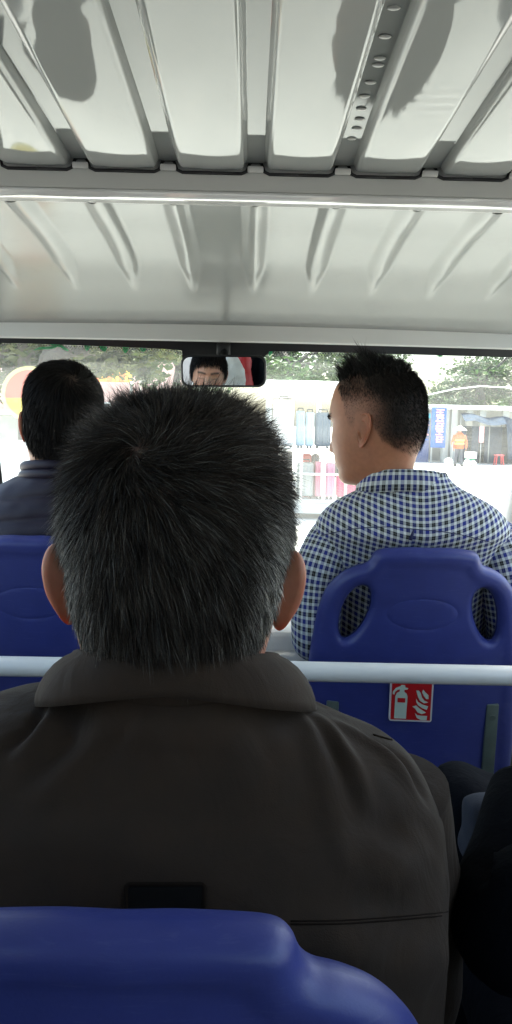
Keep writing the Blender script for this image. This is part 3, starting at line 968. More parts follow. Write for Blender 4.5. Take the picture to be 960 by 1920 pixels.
def make_head(root, M, skin, stub=0.0, stub_col=(.03, .027, .025), protrude=28, wide=1.0, ear_size=1.0, features=1.0, neckw=1.0, hl=hairline, stub_fn=None):
    V, F = head_grid(wide=wide, features=features, neckw=neckw)
    nh = len(V)
    eL, eR = ear(-1, protrude, ear_size), ear(1, protrude, ear_size)
    for e in (eL, eR): e[0][:, 0] *= wide
    Vall, Fall = join((V, F), eL, eR)
    col = np.tile(np.array(skin), (len(Vall), 1))
    X, Y, Z = Vall.T
    g = lambda q, s_: np.exp(-0.5 * (q / s_) ** 2)
    ax = np.abs(X)
    face = (Y > .05).astype(float)
    lips = face * g(X, .016) * np.clip(g(Z + .0675, .008) * 1.3, 0, 1)
    col = col * (1 - lips[:, None] * .75) + np.array((.30, .10, .085)) * lips[:, None] * .75
    ruddy = face * g(ax - .042, .018) * g(Z + .03, .016) * .25
    col = col * (1 - ruddy[:, None]) + np.array((.42, .16, .10)) * ruddy[:, None]
    brow = face * sst(.008, .014, ax) * sst(.056, .046, ax) * np.clip(1.4 * g(Z - (.0215 + .004 * g(ax - .034, .012)), .0034), 0, 1)
    lash = face * sst(.014, .02, ax) * sst(.05, .044, ax) * g(Z + .0045, .0013)
    nost = face * g(ax - .008, .003) * g(Z + .0485, .0018)
    dk = np.clip(brow * .85 + lash * .55 + nost * .8, 0, 1)
    col = col * (1 - dk[:, None]) + np.array((.012, .010, .009)) * dk[:, None]
    th = np.degrees(np.arctan2(ax, Y))
    cover = np.zeros(len(Vall))
    cover[:nh] = sst(-.006, .006, Z[:nh] - hl(th[:nh]))
    if stub_fn is not None: cover[:nh] = np.clip(stub_fn(Vall[:nh], th[:nh]), 0, 1)
    elif stub: cover *= stub
    else: cover *= 0
    col = col * (1 - cover[:, None]) + np.array(stub_col) * cover[:, None]
    # ears are ruddier
    col[nh:] = col[nh:] * np.array((.95, .86, .84))
    o = obj('body', apply(M, Vall), Fall, M_skin, root, col=col)
    return o, (V, F)

def sample(V, F, n, weight):
    T = np.array([f[:3] for f in F] + [[f[0], f[2], f[3]] for f in F if len(f) == 4])
    a, b, c = V[T[:, 0]], V[T[:, 1]], V[T[:, 2]]
    cr = np.cross(b - a, c - a); A = np.linalg.norm(cr, axis=1)
    cen = (a + b + c) / 3
    p = A * weight(cen)
    ids = rng.choice(len(T), n, p=p / p.sum())
    u = rng.random((n, 2)); f = u.sum(1) > 1; u[f] = 1 - u[f]
    pts = a[ids] + (b - a)[ids] * u[:, :1] + (c - a)[ids] * u[:, 1:]
    N = normals_of(V, F)
    nn = N[T[ids, 0]]
    ctr = np.array([0, -.01, .02])
    s = np.sign(((pts - ctr) * nn).sum(1)); nn = nn * s[:, None]
    return pts, nn

def strands(name, root, M, pts, dirs, length, width, colors, bend=None, seg=3, parent_mat=None):
    """tapered ribbons"""
    n = len(pts)
    side = np.cross(dirs, rng.normal(size=(n, 3))); side /= np.linalg.norm(side, axis=1, keepdims=True) + 1e-9
    V = np.zeros((n, seg * 2 + 1, 3))
    if bend is None: bend = np.zeros((n, 3))
    for k in range(seg + 1):
        s = k / seg
        c = pts + dirs * (length * s)[:, None] + bend * (length * s * s)[:, None]
        w = (width * (1 - 0.55 * s * s))[:, None] * 0.5
        if k < seg:
            V[:, 2 * k] = c - side * w; V[:, 2 * k + 1] = c + side * w
        else: V[:, 2 * k] = c
    base = (np.arange(n) * (seg * 2 + 1))[:, None]
    Fq = []
    for k in range(seg - 1):
        Fq.append(base + np.array([2 * k, 2 * k + 1, 2 * k + 3, 2 * k + 2]))
    Fq = np.concatenate(Fq).tolist()
    Ft = (base + np.array([2 * seg - 2, 2 * seg - 1, 2 * seg])).tolist()
    colv = np.repeat(colors, seg * 2 + 1, axis=0)
    return obj(name, apply(M, V.reshape(-1, 3)), Fq + Ft, parent_mat or M_hair, root, col=colv)

def whorl_dirs(p, n, w, swirl=0.6, lift=None):
    d = p - w
    d -= (d * n).sum(1, keepdims=True) * n
    r = np.linalg.norm(d, axis=1, keepdims=True)
    d /= r + 1e-6
    tg = np.cross(n, d)
    sw = swirl * np.exp(-(r / .05) ** 2) + .12
    f = d * np.cos(sw) + tg * np.sin(sw)
    out = f * np.cos(lift)[:, None] + n * np.sin(lift)[:, None]
    return out / np.linalg.norm(out, axis=1, keepdims=True)

# ------------------------------------------------------------------ garments
def rings(rows, m=150, hem_cap=False):
    """rows: (z, cx, cy, half width, depth behind, depth in front, exponent) -> V, F, uv"""
    rows = np.asarray(rows, float)
    a = np.linspace(0, 2 * np.pi, m, endpoint=False) - np.pi / 2 - np.pi     # starts at the front
    V = np.zeros((len(rows), m, 3)); UV = np.zeros((len(rows), m, 2))
    for i, (z, cx, cy, w, db, df, e) in enumerate(rows):
        c, s = np.cos(a), np.sin(a)
        x = np.sign(c) * np.abs(c) ** (2 / e) * w
        y = np.where(s < 0, -np.abs(s) ** (2 / e) * db, np.abs(s) ** (2 / e) * df)
        V[i, :, 0] = cx + x; V[i, :, 1] = cy + y; V[i, :, 2] = z
    return V

def ring_uv(V, xc):
    """arc lengths: u round from the middle of the back, v up the back"""
    n, m, _ = V.shape
    UV = np.zeros((n, m, 2))
    d = np.linalg.norm(np.diff(np.concatenate([V, V[:, :1]], 1), axis=1), axis=2)
    cum = np.concatenate([np.zeros((n, 1)), np.cumsum(d, 1)], 1)[:, :m]
    kb = m // 2
    UV[..., 0] = cum - cum[:, kb:kb + 1]
    dv = np.linalg.norm(np.diff(V, axis=0), axis=2)
    UV[1:, :, 1] = np.cumsum(dv, 0)
    top = UV[-1, :, 1].max()
    # along the back: measured from the top so the yoke stays regular
    UV[..., 1] = UV[..., 1] - UV[-1:, :, 1]
    return UV.reshape(-1, 2)

def resample_rows(rows, n):
    rows = np.asarray(rows, float)
    d = np.linalg.norm(np.diff(rows[:, [0, 3]], axis=0), axis=1)
    s = np.concatenate([[0], np.cumsum(d)])
    q = np.linspace(0, s[-1], n)
    return np.stack([interp(q, s, rows[:, k]) for k in range(rows.shape[1])], 1)

def sleeve(pts, rad, seg=40, k=14, squash=1.0):
    path = smooth_path(np.hstack([np.array([p[:] for p in pts]), np.array(rad)[:, None]]), k)
    V, F = tube([Vector(p[:3]) for p in path], list(path[:, 3]), seg, cap=True)
    n = len(path)
    ln = np.concatenate([[0], np.cumsum(np.linalg.norm(np.diff(path[:, :3], axis=0), axis=1))])
    uv = np.stack([np.tile(np.arange(seg) / seg, n) * 2 * np.pi * 0.055, np.repeat(ln, seg)], 1)
    return V, F, uv

def collar(cx, cy, A, B, z0, hs, hl, flare_b, flare_s, side_drop, leaf_drop_s, amax=140, n=90, stand_out=0.0):
    """folded shirt / jacket collar swept round the neck; returns V, F, uv"""
    al = np.linspace(-R(amax), R(amax), n)
    prof_n = 16
    V = np.zeros((prof_n, n, 3)); UV = np.zeros((prof_n, n, 2))
    for j, a in enumerate(al):
        q = (1 - math.cos(a)) / 2
        sd = side_drop * (1 - math.cos(a)) 
        zt = z0 - sd
        ra = 1.0
        fl = flare_b + (flare_s - flare_b) * abs(math.sin(a)) ** 1.5
        hl_ = hl + leaf_drop_s * abs(math.sin(a / 1.2)) ** 2
        pr = []
        for s in np.linspace(0, 1, 5): pr.append((-.004, zt - hs + (hs - .003) * s))
        for b in np.linspace(0.2, math.pi - 0.2, 5): pr.append((-.0035 * math.cos(b), zt - .003 + .003 * math.sin(b)))
        for s in np.linspace(0.1, 1, 6): pr.append((.0035 + fl * math.sin(s * 1.45) ** 0.8, zt - .003 - (hl_ - .003) * s ** 1.25))
        acc = 0
        for i, (r_, z) in enumerate(pr):
            V[i, j] = (cx + (A + r_) * math.sin(a), cy - (B + r_) * math.cos(a), z)
            UV[i, j] = (a * (A + .01), i * hl * 0.12)
    return V.reshape(-1, 3), grid_faces(prof_n, n, closed=False), UV.reshape(-1, 2)

def solidify(o, th):
    md = o.modifiers.new('thickness', 'SOLIDIFY'); md.thickness = th; md.offset = 0
    return o

def surf(bvh, px, py):
    d = (P(px, py, 1.0) - CAM).normalized()
    h = bvh.ray_cast(CAM, d)
    return h[0], h[1]

def bvh_of(V, F): return BVHTree.FromPolygons([Vector(v) for v in V], F)

def poly_fold(V, N, line, amp, sig):
    """raise (amp>0) or sink a soft ridge along a 3-D polyline"""
    L = np.asarray(line); d = np.full(len(V), 1e9); tt = np.zeros(len(V))
    for i in range(len(L) - 1):
        ab = L[i + 1] - L[i]; t = np.clip(((V - L[i]) @ ab) / (ab @ ab + 1e-12), 0, 1)
        q = np.linalg.norm(V - (L[i] + t[:, None] * ab), axis=1)
        tt = np.where(q < d, (i + t) / (len(L) - 1), tt); d = np.minimum(d, q)
    w = np.exp(-0.5 * (d / sig) ** 2) * np.sin(np.pi * np.clip(tt * .9 + .05, 0, 1)) ** .5
    return V + N * (amp * w)[:, None]

def hand(wrist, direction, palm_n, side, skin, curl=0.5):
    """palm, four unequal bent fingers and a thumb from the side of the palm"""
    w = Vector(wrist); d = Vector(direction).normalized(); n = Vector(palm_n); n = (n - d * n.dot(d)).normalized(); s = d.cross(n).normalized() * side
    parts = []
    V = []
    for t, hw, ht in ((-.02, .026, .019), (0, .028, .018), (.03, .037, .016), (.06, .041, .014), (.082, .039, .011), (.09, .034, .007)):
        for a in np.linspace(0, 2 * math.pi, 14, endpoint=False):
            V.append((w + d * t + s * (hw * math.cos(a)) + n * (ht * math.sin(a)))[:])
    F = grid_faces(6, 14); F.append(list(range(14))); F.append([5 * 14 + j for j in range(14)])
    parts.append((np.array(V), F))
    for k, (o, ln) in enumerate(((-.030, .068), (-.0105, .078), (.0095, .073), (.029, .056))):
        p = w + d * .082 + s * o; ang = 0; pts = [p - d * .012]; q = d
        for f in (.45, .32, .23):
            ang += curl * 0.75
            q = (d * math.cos(ang) + n * math.sin(ang)); p = p + q * ln * f; pts.append(p)
        parts.append(tube(smooth_path([x[:] for x in pts], 4), list(np.linspace(.0092, .0068, 13)), 10))
    p = w + d * .022 - s * .030
    q = (d * .75 - s * .65 + n * .2).normalized()
    pts = [p, p + q * .032, p + q * .032 + (q + d * .4 + n * .3).normalized() * .027, p + q * .032 + (q + d * .4 + n * .3).normalized() * .048]
    parts.append(tube(smooth_path([x[:] for x in pts], 4), list(np.linspace(.0115, .008, 13)), 10))
    V, F = join(*parts)
    return V, F, np.tile(np.array(skin), (len(V), 1))

M_shoe = mat('black_shoe_leather', (0.02, 0.018, 0.017), 0.4)
def lower_body(root, hip, m, floor=0.5):
    """seated legs under the torso"""
    parts = []
    shoes = []
    zt = max(hip[2], floor + .40)
    for s in (-1, 1):
        h = Vector((hip[0] + s * .085, hip[1], zt))
        k = Vector((hip[0] + s * .11, hip[1] + .40, zt + .005)); a = Vector((hip[0] + s * .11, hip[1] + .42, floor + .09))
        path = smooth_path([(h + Vector((0, -.06, 0)))[:], h[:], ((h + k) / 2)[:], k[:], (k * .9 + a * .1 + Vector((0, .02, 0)))[:], ((k + a) / 2)[:], a[:]], 5)
        rad = np.interp(np.linspace(0, 1, len(path)), [0, .16, .34, .5, .66, .83, 1], [.085, .095, .085, .066, .062, .056, .045])
        parts.append(tube(path, list(rad), 20))
        sv, sf = box((a.x - .042, a.y - .08, floor), (a.x + .042, a.y + .18, floor + .085), .03, 3)
        sv[:, 2] = np.where((sv[:, 1] > a.y + .05) & (sv[:, 2] > floor + .05), sv[:, 2] - .03, sv[:, 2])
        shoes.append((sv, sf))
    pel = rings(np.array([(zt - .085, hip[0], hip[1], .15, .09, .09, 2.6), (zt - .04, hip[0], hip[1], .175, .11, .11, 2.6), (zt + .06, hip[0], hip[1], .175, .11, .10, 2.4), (zt + .16, hip[0], hip[1], .165, .10, .09, 2.3)]), 40)
    parts.append((pel.reshape(-1, 3), grid_faces(4, 40) + [list(range(40))]))
    obj('trousers', *join(*parts), m, root)
    for sv, sf in shoes: obj('shoe', sv, sf, M_shoe, root)

# ================================================================== 1. grey-haired man in front of the camera
man = thing('person', (P(325, 1228, .62).x, .62, .95), 'man with short grey-black hair in a dark brown collared jacket seen from behind', 'person')
HM = xform(yaw=2, pitch=4, roll=1.0, scale=1.10, loc=P(332, 1064, .655))
skin1 = (.42, .20, .125)
head1, (hv, hf) = make_head(man, HM, skin1, stub=.85, stub_col=(.030, .027, .025), protrude=35, wide=1.03, ear_size=.97, neckw=1.03)
whorl1 = np.array([-.022, -.080, .082])

def hair_weight(cen, lo=0.0):
    th = np.degrees(np.arctan2(np.abs(cen[:, 0]), cen[:, 1]))
    return sst(-.004, .010, cen[:, 2] - hairline(th)) + 1e-9
N1 = 110000
p, n = sample(hv, hf, N1, hair_weight)
top = sst(.045, .105, p[:, 2])
backz = sst(-.02, -.09, p[:, 2])
lift = .27 + .55 * top * sst(-.06, .03, p[:, 1]) + .12 * rng.normal(size=N1)
lift += .35 * sst(.055, .075, np.abs(p[:, 0])) * sst(-.06, .0, p[:, 1]) * 0.3
d = whorl_dirs(p, n, whorl1, .8, np.clip(lift, .06, 1.3))
d += .20 * rng.normal(size=d.shape)
clump = np.stack([vnoise(p, 300, 1), vnoise(p, 300, 2), vnoise(p, 300, 3)], 1)
d += .34 * clump + .12 * np.stack([vnoise(p, 90, 4), vnoise(p, 90, 5), vnoise(p, 90, 6)], 1)
d += np.array([0, .25, .75]) * (sst(.055, .10, p[:, 2]) * sst(-.075, -.02, p[:, 1]))[:, None]      # the top stands up
d += np.array([0, 0, -.55]) * (sst(.06, .0, p[:, 2]))[:, None] * .8
d += (.30 * np.exp(-(np.linalg.norm(p - whorl1, axis=1) / .03) ** 2))[:, None] * rng.normal(size=d.shape)
d /= np.linalg.norm(d, axis=1, keepdims=True)
low_side = sst(.040, .066, np.abs(p[:, 0])) * sst(.045, .0, p[:, 2])
ln = (.024 + .014 * top - .010 * backz - .013 * low_side) * rng.uniform(.55, 1.12, N1)
ln *= 1 + .45 * top * rng.random(N1) * sst(-.05, .0, p[:, 1])
ln *= 1 - .6 * sst(-.055, -.085, p[:, 2])
ln = np.maximum(ln, .005)
ln *= np.where(np.linalg.norm(p - whorl1, axis=1) < .03, .75, 1)
sides = sst(.035, .072, np.abs(p[:, 0])) * sst(.075, .03, p[:, 2])
gfrac = np.clip(.22 + .58 * sides + .22 * backz - .15 * top, 0, 1)
isg = rng.random(N1) < gfrac
base = np.array((.024, .0185, .0140)) * rng.uniform(.6, 1.6, (N1, 1))
grey = np.array((.42, .40, .355)) * (.28 + .72 * sides)[:, None] * rng.uniform(.25, 1.2, (N1, 1))
colr = np.where(isg[:, None], grey, base)
grav = np.tile(np.array([0, 0, -.22]), (N1, 1)) + .08 * rng.normal(size=(N1, 3)) - .1 * n
from mathutils.kdtree import KDTree
ncl = 2600
ci = rng.choice(N1, ncl, replace=False)
kd = KDTree(ncl)
for q_, i_ in enumerate(ci): kd.insert(p[i_], q_)
kd.balance()
own = np.array([kd.find(q_)[1] for q_ in p])
tipd = p[ci] + d[ci] * ln[ci][:, None]
target = tipd[own] - p
wcl = rng.uniform(.0, .6, N1)[:, None]
dv = d * ln[:, None] * (1 - wcl) + target * wcl
d = dv / (np.linalg.norm(dv, axis=1, keepdims=True) + 1e-9)
gcl = rng.uniform(.4, 1.7, ncl)[own]
colr = colr * gcl[:, None]
strands('hair', man, HM, p, d, ln, rng.uniform(.0002, .00045, N1), colr, grav)

M_jacket = mat('dark_brown_twill', (.0275, .0180, .0115), .82, var=.14, vscale=35, bump=.5, bscale=900, spec=.2, sheen=.03, bdist=.0006)
wrinkle(M_jacket, 22, (1, 1, .45), .45, .006)
M_jacket_seam = mat('dark_brown_thread', (.012, .0078, .0052), .9, spec=.1)
def pxh(y, Y): return P(480, y, Y).z
cxj = P(328, 1400, .62).x
k_ = .62 / FPX * 1.03
rowsj = [(.93, cxj, .62, .185, .13, .13, 2.6), (1.05, cxj, .62, .190, .135, .14, 2.7), (1.18, cxj, .61, .200, .135, .13, 2.8), (1.30, cxj, .61, .214, .135, .12, 2.9),
         (pxh(1640, .6), cxj, .615, .2165, .128, .11, 2.7), (pxh(1560, .6), cxj, .62, .2160, .118, .10, 2.5), (pxh(1500, .6), cxj, .625, .2080, .107, .09, 2.4),
         (pxh(1450, .6), cxj, .63, .1930, .097, .08, 2.3), (pxh(1410, .6), cxj, .63, .1700, .089, .075, 2.2), (pxh(1375, .6), cxj, .63, .1380, .083, .07, 2.1),
         (pxh(1345, .6), cxj, .628, .1060, .080, .07, 2.1), (pxh(1318, .6), cxj, .627, .0830, .078, .068, 2.0), (pxh(1290, .6), cxj, .628, .0720, .072, .066, 2.0)]
VJ = rings(resample_rows(rowsj, 190), 240)
FJ = grid_faces(190, 240, flip=True)
VJ = VJ.reshape(-1, 3)
bv = bvh_of(VJ, FJ)
NJ = normals_of(VJ, FJ)
ctr = np.array([cxj, .62, 0]); s_ = np.sign(((VJ - ctr) * NJ * [1, 1, 0]).sum(1)); NJ = NJ * np.where(s_ == 0, 1, s_)[:, None]
def pline(pts):
    out = []
    for q in pts:
        h = surf(bv, *q)[0]
        if h is not None: out.append(h[:])
    return out
folds = [([(600, 1352), (650, 1420), (690, 1500)], .0040, .006), ([(560, 1340), (600, 1420), (625, 1520), (640, 1600)], .0030, .008), ([(640, 1362), (720, 1410), (770, 1470)], .0035, .006),
         ([(575, 1345), (632, 1425), (665, 1510)], -.0030, .005), ([(690, 1385), (760, 1430), (800, 1500)], -.0035, .005), ([(730, 1395), (800, 1450), (830, 1520)], .0035, .007),
         ([(120, 1320), (95, 1370), (40, 1440)], .0045, .006), ([(85, 1345), (60, 1390), (10, 1440)], -.004, .005), ([(150, 1330), (130, 1390), (60, 1480)], -.003, .006),
         ([(205, 1325), (170, 1400), (110, 1470), (60, 1530)], .0030, .008), ([(250, 1330), (300, 1390), (310, 1450)], .0022, .008), ([(265, 1325), (220, 1390), (150, 1460)], -.0018, .005),
         ([(420, 1320), (450, 1400), (480, 1500)], .002, .012), ([(850, 1520), (780, 1600), (690, 1650)], .004, .012), ([(840, 1480), (760, 1540), (700, 1560)], -.003, .009),
         ([(20, 1600), (150, 1570), (300, 1590)], .003, .014), ([(500, 1640), (620, 1600), (760, 1640)], .003, .014), ([(600, 1760), (700, 1800), (830, 1790)], .004, .014), ([(840, 1650), (760, 1700), (690, 1690)], -.003, .010)]
for pts, amp, sig in folds:
    l = pline(pts)
    if len(l) > 1: VJ = poly_fold(VJ, NJ, l, amp * 1.5, sig * .9)
lw = sst(cxj - .05, cxj - .16, VJ[:, 0]) * sst(1.30, 1.42, VJ[:, 2])
VJ[:, 2] += .020 * lw                                    # the left shoulder is held a little higher
VJ = VJ + NJ * (.0026 * vnoise(VJ, 38, 5) + .0014 * vnoise(VJ, 85, 6) + .0005 * vnoise(VJ, 210, 7))[:, None]
bv = bvh_of(VJ, FJ)
jk = obj('jacket', VJ, FJ, M_jacket, man)
SH = {}
for s in (-1, 1):
    sp = Vector((cxj + s * .165, .635, pxh(1500, .6) - .01)); el = Vector((cxj + s * .195, .70, 1.19)); wr = Vector((cxj + s * .12, .88, 1.14))
    V, F, uv = sleeve([sp, (sp + el) / 2 + Vector((s * .012, 0, 0)), el, (el + wr) / 2, wr], [.058, .060, .055, .048, .042])
    Nn = normals_of(V, F)
    V = V + Nn * (.003 * vnoise(V, 60, 9))[:, None]
    obj('sleeve', V, F, M_jacket, jk)
    V, F, c = hand(wr, (-s * .3, .9, -.25), (0, -.2, -1), s, skin1, .6)
    obj('hand', V, F, M_skin, man, col=c)
zc = P(325, 1229, .553).z
V, F, uv = collar(cxj, .633, .079, .078, zc, .05, .028, .005, .030, .021, .018, amax=128)
co = obj('collar', V, F, M_jacket, jk); solidify(co, .0026)
def seam(px_pts, r=.0009, name='seam', m=None, lift=.0002, smooth=5):
    pts = []
    for q in smooth_path(px_pts, smooth):
        h, nn = surf(bv, *q)
        if h is not None: pts.append(h + (CAM - h).normalized() * lift)
    if len(pts) > 2: obj(name, *tube(pts, r, 6), m or M_jacket_seam, jk)
seam([(545, 1733), (640, 1732), (720, 1727), (800, 1720), (868, 1712)], .0006)
seam([(545, 1727), (640, 1726), (720, 1721), (800, 1714), (866, 1706)], .0005)
seam([(700, 1378), (742, 1389), (775, 1392)], .0011)
for i in range(13):                                     # gathered stitches along the armhole
    y0 = 1500 + i * 15
    x0 = 846 + 14 * math.sin(min(1, i / 9) * 1.5)
    seam([(x0 - 10, y0 + 1), (x0 - 2, y0), (x0 + 5, y0 + 3)], .0006, 'stitch', lift=.0004, smooth=3)
# dark vent flap low on the back
M_vent = mat('black_vent_leather', (.006, .0055, .005), .75, spec=.1)
vp = []
for q in round_rect(150, 90, 8, 4): 
    h, nn = surf(bv, 310 + q[0], 1702 + q[1]); vp.append(h)
def ring_tube(px, r, m, name, par):
    pts = []
    for q in px:
        h, nn = surf(bv, *q); pts.append(h + (CAM - h).normalized() * r * .4)
    pts.append(pts[0])
    return obj(name, *tube(pts, r, 8), m, par)
vcx = 311
n_ = len(vp)
cen = sum(vp, Vector()) / n_
flap = obj('vent_flap', np.array([(h + (CAM - h).normalized() * .0012)[:] for h in vp]), [list(range(n_))], M_vent, jk, smooth=False)
ring_tube([(310 + q[0] * .98, 1702 + q[1] * .98) for q in round_rect(150, 90, 8, 4)], .0016, M_jacket_seam, 'vent_piping', flap)
ring_tube([(310 + q[0], 1702 + q[1]) for q in round_rect(134, 70, 5, 4)], .0009, M_vent, 'vent_piping', flap)
lower_body(man, (cxj, .63, 1.03), mat('dark_trousers', (.03, .03, .035), .8, bump=.2, bscale=500))

# ================================================================== 2. man in the checked shirt
M_check = mat('checked_cotton', (.5, .5, .5), .8, spec=.2, bump=.1, bscale=900)
nt = M_check.node_tree; b_ = nt.nodes['Principled BSDF']
uvn = nt.nodes.new('ShaderNodeUVMap'); uvn.uv_map = 'UVMap'
sepn = nt.nodes.new('ShaderNodeSeparateXYZ'); nt.links.new(uvn.outputs[0], sepn.inputs[0])
PER = .0242
def stripe(sock, stops):
    mu = nt.nodes.new('ShaderNodeMath'); mu.operation = 'MULTIPLY'; mu.inputs[1].default_value = 1 / PER
    nt.links.new(sock, mu.inputs[0])
    ad = nt.nodes.new('ShaderNodeMath'); ad.operation = 'ADD'; ad.inputs[1].default_value = 100
    nt.links.new(mu.outputs[0], ad.inputs[0])
    fr = nt.nodes.new('ShaderNodeMath'); fr.operation = 'FRACT'; nt.links.new(ad.outputs[0], fr.inputs[0])
    cr = nt.nodes.new('ShaderNodeValToRGB'); cr.color_ramp.interpolation = 'CONSTANT'
    el = cr.color_ramp.elements
    el[0].position = 0; el[0].color = (*stops[0][1], 1); el[1].position = stops[1][0]; el[1].color = (*stops[1][1], 1)
    for pos, c in stops[2:]:
        e = el.new(pos); e.color = (*c, 1)
    nt.links.new(fr.outputs[0], cr.inputs[0])
    return cr.outputs[0]
Wc, Bc, Kc = (.66, .69, .66), (.026, .038, .22), (.012, .013, .014)
st = [(0, Wc), (.21, Bc), (.5, Wc), (.71, Kc), (.845, (.16, .17, .16)), (.885, Kc)]
mixn = nt.nodes.new('ShaderNodeMix'); mixn.data_type = 'RGBA'; mixn.inputs[0].default_value = .5
nt.links.new(stripe(sepn.outputs[0], st), mixn.inputs[6]); nt.links.new(stripe(sepn.outputs[1], st), mixn.inputs[7])
nt.links.new(mixn.outputs[2], b_.inputs['Base Color'])

YC = 1.60
checked = thing('person', (P(760, 1000, YC).x, YC, .96), 'man in a blue and white checked shirt with spiky black hair turning left', 'person')
skin2 = (.40, .175, .095)
HC = xform(yaw=52, pitch=7, roll=-1, scale=1.0, loc=P(705, 795, YC + .01))
def fade2(Vh, th):
    z = Vh[:, 2]
    line = np.interp(th, [0, 30, 45, 58, 68, 76, 84, 90, 100, 112, 125, 145, 165, 180], [.084, .082, .076, .058, .040, -.006, -.014, .012, .016, -.006, -.040, -.062, -.070, -.072])
    e = sst(0, .012, z - line)
    amt = .20 + .62 * sst(.03, .088, z) + .75 * sst(100, 145, th) * sst(-.072, -.015, z)
    return e * np.clip(amt, 0, .93)
head2, (hv2, hf2) = make_head(checked, HC, skin2, stub_fn=fade2, stub_col=(.022, .020, .018), protrude=22, ear_size=1.0, neckw=.9, wide=1.0)
def w2(cen):
    th = np.degrees(np.arctan2(np.abs(cen[:, 0]), cen[:, 1]))
    return np.clip(fade2(cen, th), 0, 1) ** 1.2 + 1e-9
N2 = 45000
p, n = sample(hv2, hf2, N2, w2)
th = np.degrees(np.arctan2(np.abs(p[:, 0]), p[:, 1]))
d = n * .35 + np.array([0, -.25, -.7]) + .15 * rng.normal(size=p.shape); d /= np.linalg.norm(d, axis=1, keepdims=True)
ln = (.0025 + .006 * sst(.02, .08, p[:, 2]) + .004 * sst(110, 160, th)) * rng.uniform(.6, 1.2, N2)
strands('short_hair', checked, HC, p, d, ln, rng.uniform(.0003, .0005, N2), np.array((.016, .014, .012)) * rng.uniform(.7, 1.5, (N2, 1)), seg=2)
def w2t(cen):
    return sst(.070, .090, cen[:, 2] - .16 * np.abs(cen[:, 0]) - .012 * sst(.03, .07, cen[:, 1])) * sst(-.09, -.06, cen[:, 1]) + 1e-9
N3 = 5200
p, n = sample(hv2, hf2, N3, w2t)
# tufts: strands gather towards shared tips
cid = rng.integers(0, N3, 170)
cp = p[cid]
near = np.argmin(((p[:, None, :] - cp[None]) ** 2).sum(2), 1)
tdir = n[cid] * .40 + np.array([0, .16, .85]) + .28 * rng.normal(size=(170, 3))
bk = sst(-.02, -.08, cp[:, 1])[:, None]
tdir = tdir * (1 - bk) + (n[cid] * .9 + np.array([0, -.25, .45]) + .2 * rng.normal(size=(170, 3))) * bk
tdir /= np.linalg.norm(tdir, axis=1, keepdims=True)
tl = (.014 + .026 * np.exp(-((cp[:, 1] - .012) / .045) ** 2)) * rng.uniform(.7, 1.25, 170)
tip = cp + tdir * tl[:, None]
d = tip[near] - p + .003 * rng.normal(size=p.shape)
ln = np.linalg.norm(d, axis=1); d /= ln[:, None]
ln *= rng.uniform(.75, 1.1, N3)
bend = np.array([0, .18, -.1]) + .12 * rng.normal(size=p.shape)
strands('spiky_hair', checked, HC, p, d, ln, rng.uniform(.0006, .0011, N3), np.array((.013, .012, .0105)) * rng.uniform(.6, 1.7, (N3, 1)), bend)

# eyebrows as short hairs
for sd_ in (-1, 1):
    bp_, bn_ = sample(hv2, hf2, 210, lambda c: (c[:, 1] > .06) * (c[:, 0] * sd_ > 0) * sst(.008, .014, np.abs(c[:, 0])) * sst(.058, .048, np.abs(c[:, 0])) * np.exp(-.5 * ((c[:, 2] - .0235) / .0030) ** 2) + 1e-14)
    bd_ = bn_ * .22 + np.stack([np.sign(bp_[:, 0]) * .8, np.zeros(210), np.full(210, .25)], 1); bd_ /= np.linalg.norm(bd_, axis=1, keepdims=True)
    strands('eyebrow', checked, HC, bp_, bd_, rng.uniform(.004, .007, 210), np.full(210, .0005), np.tile((.010, .009, .008), (210, 1)), seg=2)
def pz(y): return P(760, y - 8, YC).z
cxs = P(772, 1000, YC).x
kk = YC / FPX * 1.012
rowsc = [(.98, cxs, YC + .14, .165, .12, .12, 2.5), (1.10, cxs, YC + .13, .170, .125, .13, 2.5), (1.25, cxs, YC + .10, .178, .125, .12, 2.6), (pz(1090), cxs, YC + .06, .178, .118, .11, 2.6),
         (pz(1030), cxs, YC + .03, .196, .110, .10, 2.5), (pz(996), cxs, YC, .194, .100, .09, 2.4), (pz(970), cxs, YC, .180, .092, .08, 2.3), (pz(950), cxs, YC, .156, .086, .075, 2.2),
         (pz(932), cxs, YC, .120, .080, .07, 2.1), (pz(917), cxs, YC, .086, .074, .066, 2.0), (pz(905), cxs, YC, .070, .070, .064, 2.0), (pz(893), cxs, YC, .062, .066, .062, 2.0)]
VS = rings(resample_rows(rowsc, 110), 200)
uvs = ring_uv(VS, cxs)
# the yoke is a separate piece of cloth: its checks are shifted against the back
VS = VS.reshape(-1, 3); FS = grid_faces(110, 200, flip=True)
NS = normals_of(VS, FS); s_ = np.sign(((VS - [cxs, YC, 0]) * NS * [1, 1, 0]).sum(1)); NS *= np.where(s_ == 0, 1, s_)[:, None]
bvs = bvh_of(VS, FS)
def cline(pts): return [h[0][:] for h in (surf(bvs, *q) for q in pts) if h[0] is not None]
for pts, amp, sig in [([(600, 1010), (640, 1060), (660, 1120)], .004, .012), ([(590, 1060), (640, 1090), (700, 1100)], -.003, .012), ([(930, 990), (900, 1050), (890, 1100)], .004, .012),
                      ([(775, 1000), (775, 1030), (772, 1080)], -.005, .006), ([(760, 1010), (755, 1080)], .003, .01), ([(800, 1010), (805, 1080)], .003, .01), ([(910, 1110), (930, 1140), (925, 1180)], .007, .010), ([(890, 1150), (930, 1165)], -.006, .008)]:
    l = cline(pts)
    if len(l) > 1: VS = poly_fold(VS, NS, l, amp, sig)
VS = VS + NS * (.0025 * vnoise(VS, 30, 11))[:, None]
bvs = bvh_of(VS, FS)
